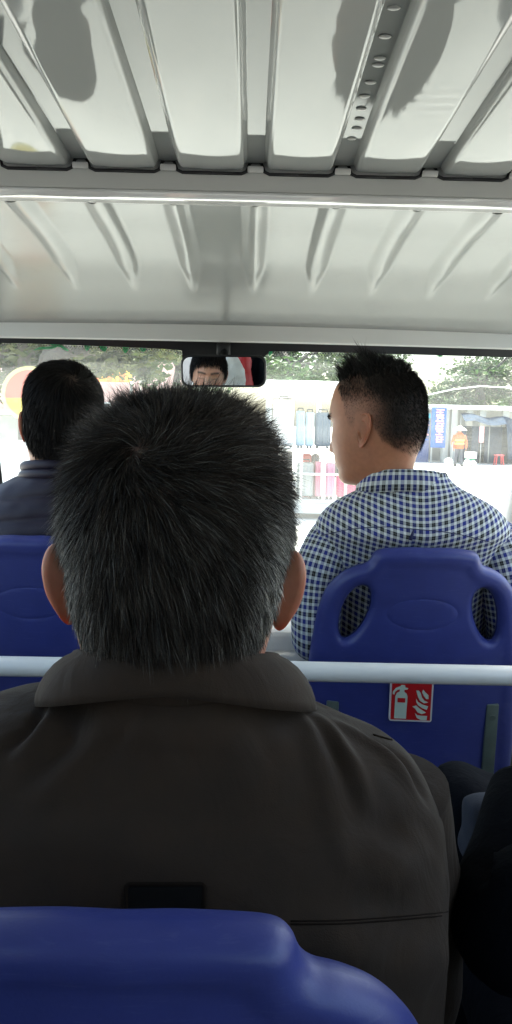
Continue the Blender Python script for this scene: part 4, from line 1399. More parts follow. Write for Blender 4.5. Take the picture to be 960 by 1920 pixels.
shirt = obj('shirt', VS, FS, M_check, checked, uv=uvs)
M_checkseam = mat('navy_seam', (.02, .025, .08), .8)
pts = [surf(bvs, *q)[0] for q in smooth_path([(600, 1005), (660, 992), (730, 988), (775, 992), (850, 1000), (925, 1018)], 5)]
obj('yoke_seam', *tube([h + (CAM - h).normalized() * .0003 for h in pts if h is not None], .0009, 6), M_checkseam, shirt)
pts = [surf(bvs, *q)[0] for q in [(776, 994), (773, 1002), (769, 1012)]]
obj('pleat_loop', *tube([h + (CAM - h).normalized() * .001 for h in pts if h is not None], [.0015, .003, .0045], 6), M_checkseam, shirt)
V, F, uv = collar(P(755, 900, YC).x, YC + .004, .079, .076, P(757, 880, YC - .065).z, .06, .041, .004, .010, .014, .004, amax=135)
co = obj('shirt_collar', V, F, M_check, shirt, uv=uv); solidify(co, .002)
for s in (-1, 1):
    if s < 0:
        sp = P(620, 1012, YC - .0); mid = P(597, 1085, YC - .015); el = P(592, 1188, YC + .0); wr = el + Vector((.03, .24, -.05))
    else:
        sp = P(930, 1012, YC); mid = P(952, 1085, YC - .015); el = P(956, 1195, YC); wr = el + Vector((-.03, .24, -.05))
    V, F, uv = sleeve([sp + Vector((-s * .01, 0, .02)), sp, mid, el, (el + wr) / 2, wr], [.030, .046, .052, .050, .043, .036], seg=56)
    Nn = normals_of(V, F); V = V + Nn * (.0028 * vnoise(V, 45, 13))[:, None]
    obj('shirt_sleeve', V, F, M_check, shirt, uv=uv)
    V, F, c = hand(wr, (-s * .2, .9, -.3), (0, -.2, -1), s, skin2, .6)
    obj('hand', V, F, M_skin, checked, col=c)
lower_body(checked, (cxs, YC + .14, 1.05), mat('beige_trousers', (.30, .27, .23), .85, bump=.2, bscale=500))

# ================================================================== 3. driver
YD = 1.66
driver = thing('person', (P(110, 900, YD).x, YD, .96), 'driver with smooth black hair in a dark navy quilted jacket at left', 'person')
HD = xform(yaw=8, pitch=6, roll=2, scale=1.02, loc=P(119, 793, YD))
skin3 = (.42, .21, .13)
head3, (hv3, hf3) = make_head(driver, HD, skin3, stub=.9, stub_col=(.014, .012, .011), protrude=18, ear_size=.92)
N4 = 26000
p, n = sample(hv3, hf3, N4, hair_weight)
top = sst(.03, .1, p[:, 2])
d = whorl_dirs(p, n, np.array([.02, -.085, .075]), .8, np.clip(.16 + .16 * top + .06 * rng.normal(size=N4), .05, .8))
d += .10 * np.stack([vnoise(p, 160, 21), vnoise(p, 160, 22), vnoise(p, 160, 23)], 1) + .05 * rng.normal(size=p.shape)
d /= np.linalg.norm(d, axis=1, keepdims=True)
ln = (.026 + .012 * top - .014 * sst(-.02, -.08, p[:, 2])) * rng.uniform(.7, 1.1, N4)
strands('hair', driver, HD, p, d, ln, rng.uniform(.0005, .0010, N4), np.array((.010, .0085, .0075)) * rng.uniform(.6, 1.8, (N4, 1)), np.tile([0, 0, -.25], (N4, 1)) - .22 * n)
M_puffer = mat('dark_navy_quilted_nylon', (.0155, .0105, .022), .55, var=.08, vscale=30, bump=.15, bscale=150, spec=.4)
cxd = P(118, 950, YD).x
def dz(y): return P(118, y, YD).z
rowsd = [(.98, cxd, YD + .10, .18, .13, .13, 2.5), (1.2, cxd, YD + .08, .195, .135, .13, 2.6), (dz(1080), cxd, YD, .205, .13, .12, 2.6), (dz(1010), cxd, YD, .208, .122, .11, 2.5), (dz(965), cxd, YD, .192, .112, .10, 2.4),
         (dz(940), cxd, YD, .168, .102, .09, 2.3), (dz(920), cxd, YD, .132, .094, .085, 2.2), (dz(905), cxd, YD, .100, .088, .08, 2.1), (dz(893), cxd, YD, .084, .082, .076, 2.0)]
VD = rings(resample_rows(rowsd, 150), 120).reshape(-1, 3); FD = grid_faces(150, 120, flip=True)
ND = normals_of(VD, FD); s_ = np.sign(((VD - [cxd, YD, 0]) * ND * [1, 1, 0]).sum(1)); ND *= np.where(s_ == 0, 1, s_)[:, None]
band = (VD[:, 2] + .006 * np.sin(VD[:, 0] * 22)) / .042
VD = VD + ND * (.008 * np.abs(np.sin(np.pi * band)) ** .6 + .0015 * vnoise(VD, 120, 31))[:, None]
pj = obj('quilted_jacket', VD, FD, M_puffer, driver)
for k, (z_, r_) in enumerate(((902, .078), (884, .078), (868, .075))):
    ringp = [(cxd + (r_) * math.sin(a), YD + .0 - (r_ + .004) * math.cos(a), dz(z_) - .012 * (1 - math.cos(a))) for a in np.linspace(-R(130), R(130), 40)]
    obj('collar_roll', *tube(ringp, .0105, 12), M_puffer, pj)
for s in (-1, 1):
    sp = Vector((cxd + s * .165, YD + .01, dz(985))); el = Vector((cxd + s * .23, YD + .10, 1.24)); wr = Vector((cxd + s * .17, YD + .33, 1.22))
    V, F, uv = sleeve([sp, (sp + el) / 2, el, (el + wr) / 2, wr], [.058, .060, .055, .048, .042], seg=40, k=22)
    Nn = normals_of(V, F); bnd = uv[:, 1] / .042
    V = V + Nn * (.007 * np.abs(np.sin(np.pi * bnd)) ** .6)[:, None]
    obj('quilted_sleeve', V, F, M_puffer, pj)
    V, F, c = hand(wr, (-s * .1, .9, .2), (0, .1, -1), s, skin3, .9)
    obj('hand', V, F, M_skin, driver, col=c)
lower_body(driver, (cxd, YD + .12, 1.05), MATS['dark_trousers'])
swc = Vector((cxd, YD + .42, 1.20))
wheel_root = thing('steering_wheel', swc - Vector((0, 0, .18)), 'black steering wheel in front of the driver', 'steering wheel')
wx = Vector((1, 0, 0)); wy = Vector((0, .8, .6)).normalized()
rim = [swc + (wx * math.cos(a) + wy * math.sin(a)) * .18 for a in np.linspace(0, 2 * math.pi, 40)]
obj('rim', *tube(rim, .013, 10), M_black, wheel_root)
for a in (0, 2.1, 4.2): obj('spoke', *tube([swc, swc + (wx * math.cos(a) + wy * math.sin(a)) * .175], .01, 8), M_black, wheel_root)
obj('column', *tube([swc, swc + Vector((0, .16, -.10))], .03, 12), M_black, wheel_root)

# ================================================================== 4. passenger in black at the right edge
M_blackcloth = mat('black_navy_cloth', (.003, .0038, .006), .9, bump=.3, bscale=300, spec=.06)
wrinkle(M_blackcloth, 26, (1, 1, .6), .35, .008)
blk = thing('person', (.56, .58, .96), 'passenger in black clothes with a raised arm at the right edge', 'person')
cxb = P(1560, 1500, .6).x
HB = xform(yaw=-6, pitch=18, loc=(cxb, .67, 1.56), scale=.97)
head4, (hv4, hf4) = make_head(blk, HB, (.45, .26, .18), stub=.9, stub_col=(.012, .01, .01))
p, n = sample(hv4, hf4, 9000, hair_weight)
d = whorl_dirs(p, n, np.array([0, -.08, .08]), .5, np.full(9000, .25)); d += .08 * rng.normal(size=p.shape); d /= np.linalg.norm(d, axis=1, keepdims=True)
strands('hair', blk, HB, p, d, .03 * rng.uniform(.7, 1.1, 9000), rng.uniform(.0008, .0014, 9000), np.array((.010, .0085, .0075)) * rng.uniform(.6, 1.8, (9000, 1)), np.tile([0, 0, -.3], (9000, 1)))
rowsb = [(.93, cxb, .60, .17, .12, .12, 2.5), (1.1, cxb, .60, .175, .125, .13, 2.6), (1.28, cxb, .61, .18, .12, .11, 2.6), (1.36, cxb, .62, .172, .10, .09, 2.4), (1.40, cxb, .63, .14, .09, .08, 2.2), (1.425, cxb, .635, .10, .08, .07, 2.1), (1.45, cxb, .64, .068, .066, .06, 2.0)]
VB = rings(resample_rows(rowsb, 60), 90).reshape(-1, 3)
VB = VB + .003 * vnoise(VB, 40, 41)[:, None]
bj = obj('black_jacket', VB, grid_faces(60, 90, flip=True), M_blackcloth, blk)
sp = Vector((cxb - .15, .60, 1.355)); el = P(975, 1700, .62); wr = P(992, 1506, .72)
V, F, uv = sleeve([sp, sp * .5 + el * .5 + Vector((-.02, 0, .0)), el + Vector((0, 0, -.01)), el * .45 + wr * .55, wr + (wr - el).normalized() * .01], [.06, .062, .054, .044, .036], seg=40)
V = V + normals_of(V, F) * (.004 * vnoise(V, 50, 43))[:, None]
obj('black_sleeve', V, F, M_blackcloth, bj)
V, F, c = hand(wr + (wr - el).normalized() * .008, (wr - el) + Vector((.11, .05, -.02)), (.8, .1, -.3), -1, (.50, .30, .22), .9)
obj('hand', V, F, M_skin, blk, col=c)
sp = Vector((cxb + .15, .60, 1.355)); el2 = Vector((cxb + .21, .64, 1.13)); wr2 = Vector((cxb + .06, .84, 1.12))
V, F, uv = sleeve([sp, (sp + el2) / 2, el2, (el2 + wr2) / 2, wr2], [.058, .06, .054, .046, .04])
obj('black_sleeve', V, F, M_blackcloth, bj)
V, F, c = hand(wr2, (-.4, .9, -.2), (0, -.2, -1), 1, (.45, .26, .18), .6)
obj('hand', V, F, M_skin, blk, col=c)
lower_body(blk, (cxb, .62, 1.03), M_blackcloth)
# bag on the lap
def blob(px, Y, depth, top_round=.5, m=36):
    """soft closed bag from an outline in the view, with real depth"""
    ol = np.array([P(x, y, Y)[:] for x, y in smooth_closed(px, 5)])
    c = ol.mean(0); V = []
    for t in np.linspace(-1, 1, 13):
        s = math.sqrt(max(0.0, 1 - abs(t) ** 2.6)) * .96 + .04
        for q in ol:
            v = c + (q - c) * (.55 + .45 * s); v[1] = c[1] + t * depth / 2; V.append(v)
    k = len(ol); V = np.array(V)
    F = grid_faces(13, k); F.append(list(range(k))[::-1]); F.append([12 * k + j for j in range(k)])
    return V, F
bag = thing('cloth_bag', (P(915, 1600, .98).x, .98, 1.12), 'black cloth bag on the lap beside the brown jacket at right', 'bag')
V, F = blob([(824, 1478), (845, 1452), (880, 1449), (920, 1466), (960, 1478), (1030, 1490), (1080, 1560), (1070, 1680), (960, 1720), (850, 1700), (818, 1600)], 1.0, .15)
obj('bag_body', V + .003 * vnoise(V, 50, 51)[:, None], F, M_blackcloth, bag, recalc=True)
M_denim = mat('blue_denim', (.008, .013, .026), .85, var=.15, vscale=60, bump=.3, bscale=700)
V, F = blob([(874, 1512), (886, 1498), (915, 1493), (960, 1500), (965, 1600), (930, 1690), (890, 1690), (884, 1640), (864, 1596), (872, 1560)], .86, .06)
obj('denim_pocket', V + .002 * vnoise(V, 60, 52)[:, None], F, M_denim, bag, recalc=True)

# ================================================================== 5. passenger reflected in the mirror
mir = thing('person', (FACE_T.x, FACE_T.y, .96), 'young passenger with short black fringe looking down, seen in the mirror', 'person')
HF = xform(yaw=0, pitch=10, roll=0, scale=.98, loc=FACE_T + Vector((0.0, -.085, .02)))
to_m = (MC - FACE_T).normalized()
yaw_m = math.degrees(math.atan2(-to_m.x, to_m.y))
HF = xform(yaw=yaw_m + 4, pitch=9, roll=3, scale=.98, loc=FACE_T + Vector((0.0, -.085, .02)))
skin5 = (.46, .26, .175)
head5, (hv5, hf5) = make_head(mir, HF, skin5, stub=.9, stub_col=(.012, .01, .009), protrude=30, wide=1.04)
N5 = 16000
p, n = sample(hv5, hf5, N5, lambda c: hair_weight(c + np.array([0, 0, .008])))
d = whorl_dirs(p, n, np.array([0, -.07, .09]), .4, np.full(N5, .28)); d += .08 * rng.normal(size=p.shape); d /= np.linalg.norm(d, axis=1, keepdims=True)
strands('hair', mir, HF, p, d, .032 * rng.uniform(.6, 1.1, N5), rng.uniform(.0008, .0014, N5), np.array((.011, .009, .008)) * rng.uniform(.6, 1.8, (N5, 1)), np.tile([0, 0, -.35], (N5, 1)))
M_teal = mat('dark_teal_cloth', (.02, .04, .05), .85, bump=.3, bscale=300)
fx, fy = FACE_T.x, FACE_T.y - .10
rowsm = [(.95, fx, fy, .17, .11, .12, 2.5), (1.2, fx, fy, .18, .11, .12, 2.6), (1.36, fx, fy, .19, .10, .10, 2.5), (1.43, fx, fy, .175, .09, .09, 2.4), (1.475, fx, fy, .13, .08, .08, 2.2), (1.50, fx, fy, .085, .07, .07, 2.0), (1.53, fx, fy, .066, .064, .062, 2.0)]
VM = rings(resample_rows(rowsm, 50), 80).reshape(-1, 3); VM = VM + .003 * vnoise(VM, 40, 61)[:, None]
mj = obj('sweater', VM, grid_faces(50, 80, flip=True), M_teal, mir)
for s in (-1, 1):
    sp = Vector((fx + s * .15, fy, 1.41)); el = Vector((fx + s * .20, fy + .06, 1.17)); wr = Vector((fx + s * .06, fy + .27, 1.13))
    V, F, uv = sleeve([sp, (sp + el) / 2, el, (el + wr) / 2, wr], [.055, .056, .05, .044, .038])
    obj('sweater_sleeve', V, F, M_teal, mj)
    V, F, c = hand(wr, (-s * .4, .9, -.2), (0, -.2, -1), s, skin5, .6)
    obj('hand', V, F, M_skin, mir, col=c)
lower_body(mir, (fx, fy + .03, 1.03), MATS['dark_trousers'])

# things behind, seen in the mirror: a white carrier bag and a red jacket hanging on a pole
def mirror_pt(px, py, extra):
    """place reached from the camera through the mirror at a pixel, `extra` metres beyond the glass"""
    h = P(px, py, MY)
    d0 = (h - CAM).normalized()
    t = (MC - CAM).dot(nrm_m) / d0.dot(nrm_m)
    h = CAM + d0 * t
    r_ = d0 - 2 * d0.dot(nrm_m) * nrm_m
    return h + r_ * extra
polex = mirror_pt(452, 690, 2.45)
pole = thing('grab_pole', (polex.x, polex.y - .03, .5), 'white upright grab pole in the aisle behind the camera', 'pole')
obj('tube', *tube([(polex.x, polex.y - .03, .5), (polex.x, polex.y - .03, roof_z(polex.y) + .02)], .016, 16), M_rail, pole)
M_bagw = mat('white_plastic_film', (.48, .50, .47), .35, bump=.8, bscale=25, bdist=.01)
M_redc = mat('red_nylon', (.32, .008, .010), .5, bump=.5, bscale=20, bdist=.01)
def hanging(name, center, hw, hd, h, m, label, cat, hook):
    rows_ = [(center.z - h, center.x, center.y, hw * .75, hd * .8, hd * .8, 2.2), (center.z - h * .6, center.x, center.y, hw, hd, hd, 2.3), (center.z, center.x, center.y, hw * .95, hd, hd, 2.3),
             (center.z + h * .5, center.x, center.y, hw * .7, hd * .7, hd * .7, 2.1), (center.z + h * .8, center.x, center.y, hw * .3, hd * .4, hd * .4, 2.0), (center.z + h, center.x, center.y, hw * .08, hd * .2, hd * .2, 2.0)]
    V = rings(resample_rows(rows_, 40), 48).reshape(-1, 3)
    N = normals_of(V, grid_faces(40, 48, flip=True))
    V = V + N * (.008 * vnoise(V, 55, 71) + .004 * vnoise(V, 140, 72))[:, None]
    t = thing(name, (center.x, center.y, center.z - h), label, cat)
    obj('pouch' if cat == 'bag' else 'cloth', V, grid_faces(40, 48, flip=True) + [list(range(48))], m, t)
    obj('loop', *tube([(center.x, center.y, center.z + h * .97), ((center.x + hook.x) / 2, (center.y + hook.y) / 2, center.z + h + .02), hook], .004, 8), m, t)
bc = mirror_pt(434, 702, 2.20)
hanging('carrier_bag', bc, .075, .05, .13, M_bagw, 'white plastic carrier bag seen in the mirror beside the face', 'bag', Vector((polex.x - .014, polex.y - .03, bc.z + .17)))
cc_ = mirror_pt(483, 698, 2.5)
hanging('dark_filler', cc_, .05, .05, .2, M_blackcloth, 'added dark shape beside the red jacket, filling the dark end of the mirror', 'filler', Vector((polex.x + .014, polex.y - .03, cc_.z + .22)))  # made-up dark shape that darkens the right end of the mirror
rc = mirror_pt(457, 698, 2.40)
hanging('red_jacket', rc, .045, .05, .19, M_redc, 'red jacket hanging behind, seen in the mirror', 'jacket', Vector((polex.x + .0, polex.y - .014, rc.z + .21)))

# ================================================================== beige bag on the console between the front seats
M_beige = mat('beige_canvas', (.60, .57, .53), .85, var=.08, vscale=25, bump=.3, bscale=500)
bx0, bx1 = P(470, 1200, 1.72).x, P(640, 1200, 1.72).x
zb0, zb1 = 1.10, P(540, 1172, 1.72).z
V, F = box((bx0, 1.64, zb0), (bx1, 1.84, zb1), .03, 4)
bm = bmesh.new(); me_ = bpy.data.meshes.new('tmp'); me_.from_pydata(V.tolist(), [], F); bm.from_mesh(me_)
bmesh.ops.subdivide_edges(bm, edges=list(bm.edges), cuts=4, use_grid_fill=True)
V = np.array([v.co[:] for v in bm.verts]); bm.verts.index_update(); F = [[v.index for v in f.verts] for f in bm.faces]; bm.free(); bpy.data.meshes.remove(me_)
V = V + np.stack([vnoise(V, 22, 81), vnoise(V, 25, 82), vnoise(V, 18, 83)], 1) * .007 * sst(zb0, zb0 + .03, V[:, 2])[:, None]
bb = thing('canvas_bag', ((bx0 + bx1) / 2, 1.74, zb0), 'pale beige canvas bag between the front seats beside the checked sleeve', 'bag')
obj('bag_body', V, F, M_beige, bb)
zf = P(540, 1222, 1.63).z
V, F = box((bx0 + .004, 1.600, zf - .06), (bx1 - .004, 1.66, zf), .012, 3)
V = V + np.stack([vnoise(V, 30, 84)] * 3, 1) * .004
obj('bag_flap', V, F, M_beige, bb)
# ================================================================== outside
M_ground = mat('pale_concrete_ground', (.52, .50, .47), .85, var=.10, vscale=.6, bump=.3, bscale=8)
M_road = M_ground
def gz(y): return float(.012 * max(0, y - 18))
ys = np.concatenate([np.linspace(-60, 18, 6), np.linspace(20, 60, 12), np.linspace(80, 700, 8)])
xs = np.linspace(-500, 500, 21)
V = [(x, y, gz(min(y, 60))) for y in ys for x in xs]
M_dark_ground = mat('bounce_cutting_ground', (.055, .055, .057), .85, var=.2, vscale=1.5, bump=.4, bscale=40)
g = obj('ground', np.array(V), grid_faces(len(ys), 21, closed=False), M_ground, None, local=True); tag(g, kind='structure')

rd = obj('unseen_dark_ground', np.array([(x, y, .004) for y in (-60, -20, -5, 2.6) for x in (-14, -5, 5, 14)]), grid_faces(4, 4, closed=False), M_dark_ground, None, local=True); tag(rd, kind='structure')  # unseen dark patch round the bus, added to cut bounce light inside
def leaf_cloud(c, rad, n, size, seed):
    r = np.random.default_rng(seed)
    c = np.array(c, float)
    nb = max(6, n // 110)
    q = r.normal(size=(nb, 3)); q /= np.linalg.norm(q, axis=1, keepdims=True)
    bc_ = c + q * np.array(rad) * (r.uniform(.35, 1, (nb, 1)) ** .5)
    ids = r.integers(0, nb, n)
    p = bc_[ids] + r.normal(size=(n, 3)) * np.array(rad) * .16
    d = r.normal(size=(n, 3)); d[:, 2] = np.abs(d[:, 2]) * .6 - .4; d /= np.linalg.norm(d, axis=1, keepdims=True)
    s = np.cross(d, r.normal(size=(n, 3))); s /= np.linalg.norm(s, axis=1, keepdims=True)
    sz = size * r.uniform(.6, 1.4, (n, 1))
    nn = np.cross(d, s)
    V = np.stack([p, p + d * sz * .5 + s * sz * .28 + nn * sz * .06, p + d * sz, p + d * sz * .5 - s * sz * .28 + nn * sz * .06], 1).reshape(-1, 3)
    b = np.arange(n)[:, None] * 4
    F = (b + np.array([0, 1, 2, 3])).tolist()
    return V, F, bc_, np.repeat(ids, 4)

M_leafs = [mat('leaf_bright', (.10, .16, .035), .55, attr='Col'), mat('leaf_deep', (.05, .10, .03), .55, attr='Col')]
for mm in M_leafs:
    b = mm.node_tree.nodes['Principled BSDF']; o = mm.node_tree.nodes['Material Output']
    tl = mm.node_tree.nodes.new('ShaderNodeBsdfTranslucent'); mxx = mm.node_tree.nodes.new('ShaderNodeMixShader'); mxx.inputs[0].default_value = .4
    at = [x for x in mm.node_tree.nodes if x.type == 'ATTRIBUTE'][0]
    mm.node_tree.links.new(at.outputs['Color'], tl.inputs[0])
    mm.node_tree.links.new(b.outputs[0], mxx.inputs[1]); mm.node_tree.links.new(tl.outputs[0], mxx.inputs[2]); mm.node_tree.links.new(mxx.outputs[0], o.inputs[0])
M_bark = mat('grey_bark', (.10, .085, .07), .9, var=.25, vscale=12, bump=.8, bscale=30, bdist=.02)

def tree(base, trunk_pts, trunk_r, crowns, n, size, label, base_col=(.085, .14, .04), seed=0, limbs=True, group='trees beyond the windscreen'):
    t = thing('tree', base, label, 'tree', group)
    path = smooth_path(trunk_pts, 5)
    obj('trunk', *tube(path, list(np.interp(np.linspace(0, 1, len(path)), [0, 1], trunk_r)), 10), M_bark, t)
    Vs, Fs, Cs = [], [], []
    off = 0
    r = np.random.default_rng(seed)
    tops = np.array(trunk_pts[-1], float)
    for k, (c, rad) in enumerate(crowns):
        V, F, bc_, ids = leaf_cloud(c, rad, int(n), size, seed * 31 + k)
        tint = r.uniform(.65, 1.45, len(bc_))[:, None] * np.array(base_col) * np.stack([r.uniform(.85, 1.25, len(bc_)), np.ones(len(bc_)), r.uniform(.7, 1.1, len(bc_))], 1)
        Vs.append(V); Fs += [[i + off for i in f] for f in F]; Cs.append(tint[ids]); off += len(V)
        if limbs:
            for q in bc_[:5]:
                mid = (tops + q) / 2 + np.array([0, 0, .15])
                obj('limb', *tube([tops, mid, q], [trunk_r[1] * .8, trunk_r[1] * .5, trunk_r[1] * .2], 7), M_bark, t)
    obj('crown', np.vstack(Vs), Fs, M_leafs[0], t, col=np.clip(np.vstack(Cs), 0, 1), smooth=False)
    return t

def W(px, py, Y): return np.array(P(px, py, Y)[:])
def foot(px, Y): p = P(px, 800, Y); return np.array([p.x, Y, gz(Y)])

# left: two near street trees, foliage over the top of the screen
f = foot(52, 13); tree(f, [f, W(50, 690, 13), W(46, 600, 13)], [.16, .12], [(W(20, 560, 13), (2.2, 1.6, 1.0)), (W(-40, 650, 13.5), (.9, 1.2, .8))], 3600, .16, 'leafy tree with a straight trunk left of the driver', (.075, .10, .025), 1)
f = foot(66, 14.5); tree(f, [f, W(68, 690, 14.5), W(74, 600, 14.5)], [.19, .15], [(W(120, 560, 14.5), (2.0, 1.6, 1.0))], 3600, .16, 'thick-trunked tree just right of the leftmost trunk', (.07, .095, .025), 2)
f = foot(84, 12); tree(f, [f, W(88, 700, 12), W(118, 664, 12), W(190, 650, 12), W(240, 610, 12)], [.17, .07], [(W(250, 600, 12), (1.3, 1.2, .55)), (W(160, 660, 12.6), (.7, .6, .35))], 2600, .13, 'leaning tree whose branch slants above the driver', (.075, .10, .025), 3)
f = foot(140, 13.4); tree(f, [f, W(150, 730, 13.4), W(176, 694, 13.4), W(228, 680, 13.4), W(300, 640, 13.4)], [.14, .06], [(W(300, 660, 13.6), (.8, .8, .5))], 1800, .14, 'low tree with a bent branch behind the orange canopy', (.06, .095, .03), 4)
# middle: hedge trees above the luggage trailer
for i, (px, py, Y, rx, rz_) in enumerate(((330, 680, 27, 1.8, 1.3), (540, 668, 24, 1.9, .95), (640, 665, 26, 1.8, 1.0))):
    f = foot(px, Y); tree(f, [f, W(px, 740, Y), W(px + 4, 690, Y)], [.18, .1], [(W(px, py, Y), (rx, 1.3, rz_))], 2600, .2,
                          ('round tree showing left of the mirror', 'green tree showing right of the mirror', 'green tree behind the forehead of the man in the checked shirt')[i], (.05, .085, .03), 10 + i)
# right: a broad pale tree over the shed
f = foot(905, 44); tree(f, [f, W(905, 770, 44), W(900, 720, 44)], [.25, .16], [(W(890, 722, 44), (2.9, 2, 1.45)), (W(960, 705, 45), (2.6, 2, 1.9)), (W(845, 752, 43.5), (1.4, 1.2, .6))], 2600, .26, 'broad pale green tree over the dark shed at right', (.06, .095, .04), 20)
f = foot(970, 41); tree(f, [f, W(975, 760, 41), W(980, 720, 41)], [.2, .12], [(W(975, 768, 41), (1.2, 1.2, .7))], 2200, .24, 'darker green bush tree at the far right edge', (.04, .07, .025), 21)

# ---- left background: kerb, low wall, pale building, orange canopy
M_white = mat('white_wall_paint', (.75, .74, .72), .7, var=.05, vscale=2)
M_pinkw = mat('pinkish_wall', (.55, .36, .33), .8, var=.08, vscale=2)
M_grey = mat('grey_concrete', (.42, .42, .40), .85, var=.12, vscale=3, bump=.2, bscale=20)
def bxo(name, lo, hi, m, parent=None, bevel=0.0): return obj(name, *box(lo, hi, bevel), m, parent, smooth=False)
a = W(-120, 800, 10.5); b = W(330, 800, 10.5)
wl = bxo('planter_wall', (a[0], 10.4, 0), (b[0], 10.75, P(20, 826, 10.4).z), M_white, None, .02); tag(wl, 'low white planter wall below the trees at left', 'wall')
a = W(-120, 800, 16); b = W(260, 800, 16)
kb = bxo('retaining_wall', (a[0], 16, 0), (b[0], 16.3, P(20, 778, 16).z), M_grey, None, .02); tag(kb, 'grey concrete wall behind the driver at left', 'wall')
kc = bxo('wall_coping', (a[0], 15.95, P(20, 778, 16).z), (b[0], 16.35, P(20, 778, 16).z + .10), M_white, kb, .01)
bld = thing('roadside_building', foot(260, 33), 'pale pinkish building behind the trees at left', 'building')
x0, x1 = P(-20, 700, 33).x, P(345, 700, 33).x; zt1 = P(100, 655, 33).z
bxo('wall', (x0, 33, 0), (x1, 37, zt1), M_pinkw, bld)
bxo('roof', (x0 - .3, 32.7, zt1), (x1 + .3, 37.3, zt1 + .25), M_white, bld)
M_win = mat('dark_window_glass', (.06, .08, .09), .1)
for i in range(6):
    xa = x0 + .6 + i * (x1 - x0 - 1.0) / 6
    w_ = bxo('window', (xa, 32.95, 1.4), (xa + .9, 33.05, 2.5), M_white, bld)
    bxo('pane', (xa + .07, 32.93, 1.47), (xa + .83, 32.96, 2.43), M_win, w_)
M_orange = mat('orange_tarpaulin', (.78, .13, .012), .6, var=.1, vscale=3)
M_yellow = mat('yellow_tarpaulin', (.80, .40, .02), .6)
cy = 17.5
can = thing('market_canopy', foot(200, cy), 'orange and yellow canopy behind the two heads at left', 'canopy')
xa, xb = P(138, 700, cy).x, P(246, 700, cy).x
za, zb2 = P(190, 716, cy).z, P(190, 684, cy).z
n_ = 9
for i in range(n_):
    u0, u1 = xa + (xb - xa) * i / n_, xa + (xb - xa) * (i + 1) / n_
    V = [(u0, cy, za), (u1, cy, za), (u1, cy + .25, zb2), (u0, cy + .25, zb2), (u0, cy + 1.4, zb2 + .25), (u1, cy + 1.4, zb2 + .25)]
    obj('canopy_strip', np.array(V), [[0, 1, 2, 3], [3, 2, 5, 4]], M_orange if i % 2 else M_yellow, can, smooth=False)
for x, y in ((xa, cy), (xb, cy), (xa, cy + 1.4), (xb, cy + 1.4)):
    obj('pole', *tube([(x, y, gz(cy)), (x, y, za + (.02 if y == cy else .45))], .03, 8), M_grey, can)

# ---- luggage trailer with suitcases
LY = 15.0
tz = lambda py: P(570, py, LY).z
tx = lambda px: P(px, 820, LY).x
M_enamel = mat('white_trailer_enamel', (.74, .74, .72), .35, var=.04, vscale=3)
trl = thing('luggage_trailer', (tx(590), LY + .6, 0), 'white roofed luggage trailer stacked with suitcases beyond the windscreen', 'trailer')
X0, X1 = tx(498), tx(735)
obj('canopy_roof', *box((X0 - .05, LY - .1, tz(742)), (X1 + .05, LY + 1.5, tz(714)), .06, 3), M_enamel, trl)
for x in (X0 + .06, tx(608), X1 - .06):
    for y in (LY, LY + 1.35):
        if x == tx(608) and y == LY: z_hi = tz(838)
        else: z_hi = tz(742)
        obj('post', *box((x - .045, y - .04, .45), (x + .045, y + .04, z_hi), .01), M_enamel, trl)
zu = tz(842); zl = tz(937)
obj('upper_deck', *box((X0, LY - .02, zu - .05), (X1, LY + 1.4, zu), .01), M_enamel, trl)
obj('lower_deck', *box((X0, LY - .02, zl - .06), (X1, LY + 1.4, zl), .01), M_enamel, trl)
obj('side_skirt', *box((X0, LY - .04, tz(962)), (X1, LY + .0, zl - .065), .005), M_enamel, trl)
for py, th in ((888, .05), (842, .05)):
    obj('guard_rail', *tube([(X0, LY - .08, tz(py)), (X1, LY - .08, tz(py))], th / 2, 10), M_enamel, trl)
for px in (566, 608, 650, 692): obj('guard_post', *tube([(tx(px), LY - .08, zl - .03), (tx(px), LY - .08, zu)], .028, 8), M_enamel, trl)
for x in (X0 + .5, X1 - .5):
    for y in (LY + .1, LY + 1.2):
        obj('wheel', *tube([(x, y - .08, .24), (x, y + .08, .24)], .24, 24), M_black, trl, sharp=40)
obj('chassis', *box((X0 + .1, LY + .1, .22), (X1 - .1, LY + 1.2, zl - .06), .02), M_steel, trl)

def suitcase(px0, px1, ztop, zbase, color, label, Y=LY + .15, ribs=True, depth=.28):
    x0, x1 = tx(px0), tx(px1)
    m = mat('suitcase_shell', color, .35, var=.05, vscale=5)
    t = thing('suitcase', ((x0 + x1) / 2, Y + depth / 2, zbase), label, 'suitcase', 'suitcases on the luggage trailer')
    wheel_h = .05
    obj('shell', *box((x0, Y, zbase + wheel_h), (x1, Y + depth, ztop), min(.05, (x1 - x0) * .2), 3), m, t)
    if ribs:
        n = max(2, int((x1 - x0) / .09))
        for i in range(n):
            xc = x0 + (x1 - x0) * (i + .5) / n
            obj('shell_rib', *box((xc - .017, Y - .012, zbase + wheel_h + .07), (xc + .017, Y + .02, ztop - .07), .01), m, t)
    for x in (x0 + .05, x1 - .05):
        for y in (Y + .05, Y + depth - .05):
            obj('castor', *tube([(x - .015, y, zbase + .025), (x + .015, y, zbase + .025)], .025, 10), M_black, t)
    xm = (x0 + x1) / 2; hw = min(.08, (x1 - x0) * .3)
    obj('handle', *tube([(xm - hw, Y + depth / 2, ztop - .01), (xm - hw, Y + depth / 2, ztop + .05), (xm + hw, Y + depth / 2, ztop + .05), (xm + hw, Y + depth / 2, ztop - .01)], .012, 8), M_black, t)
    return t
zu1 = zu; 
suitcase(511, 552, tz(749), zu1, (.72, .70, .69), 'large plain white suitcase on the upper deck by the post', ribs=False)
suitcase(556, 572, tz(770), zu1, (.36, .46, .54), 'pale blue suitcase on the upper deck beside the white one')
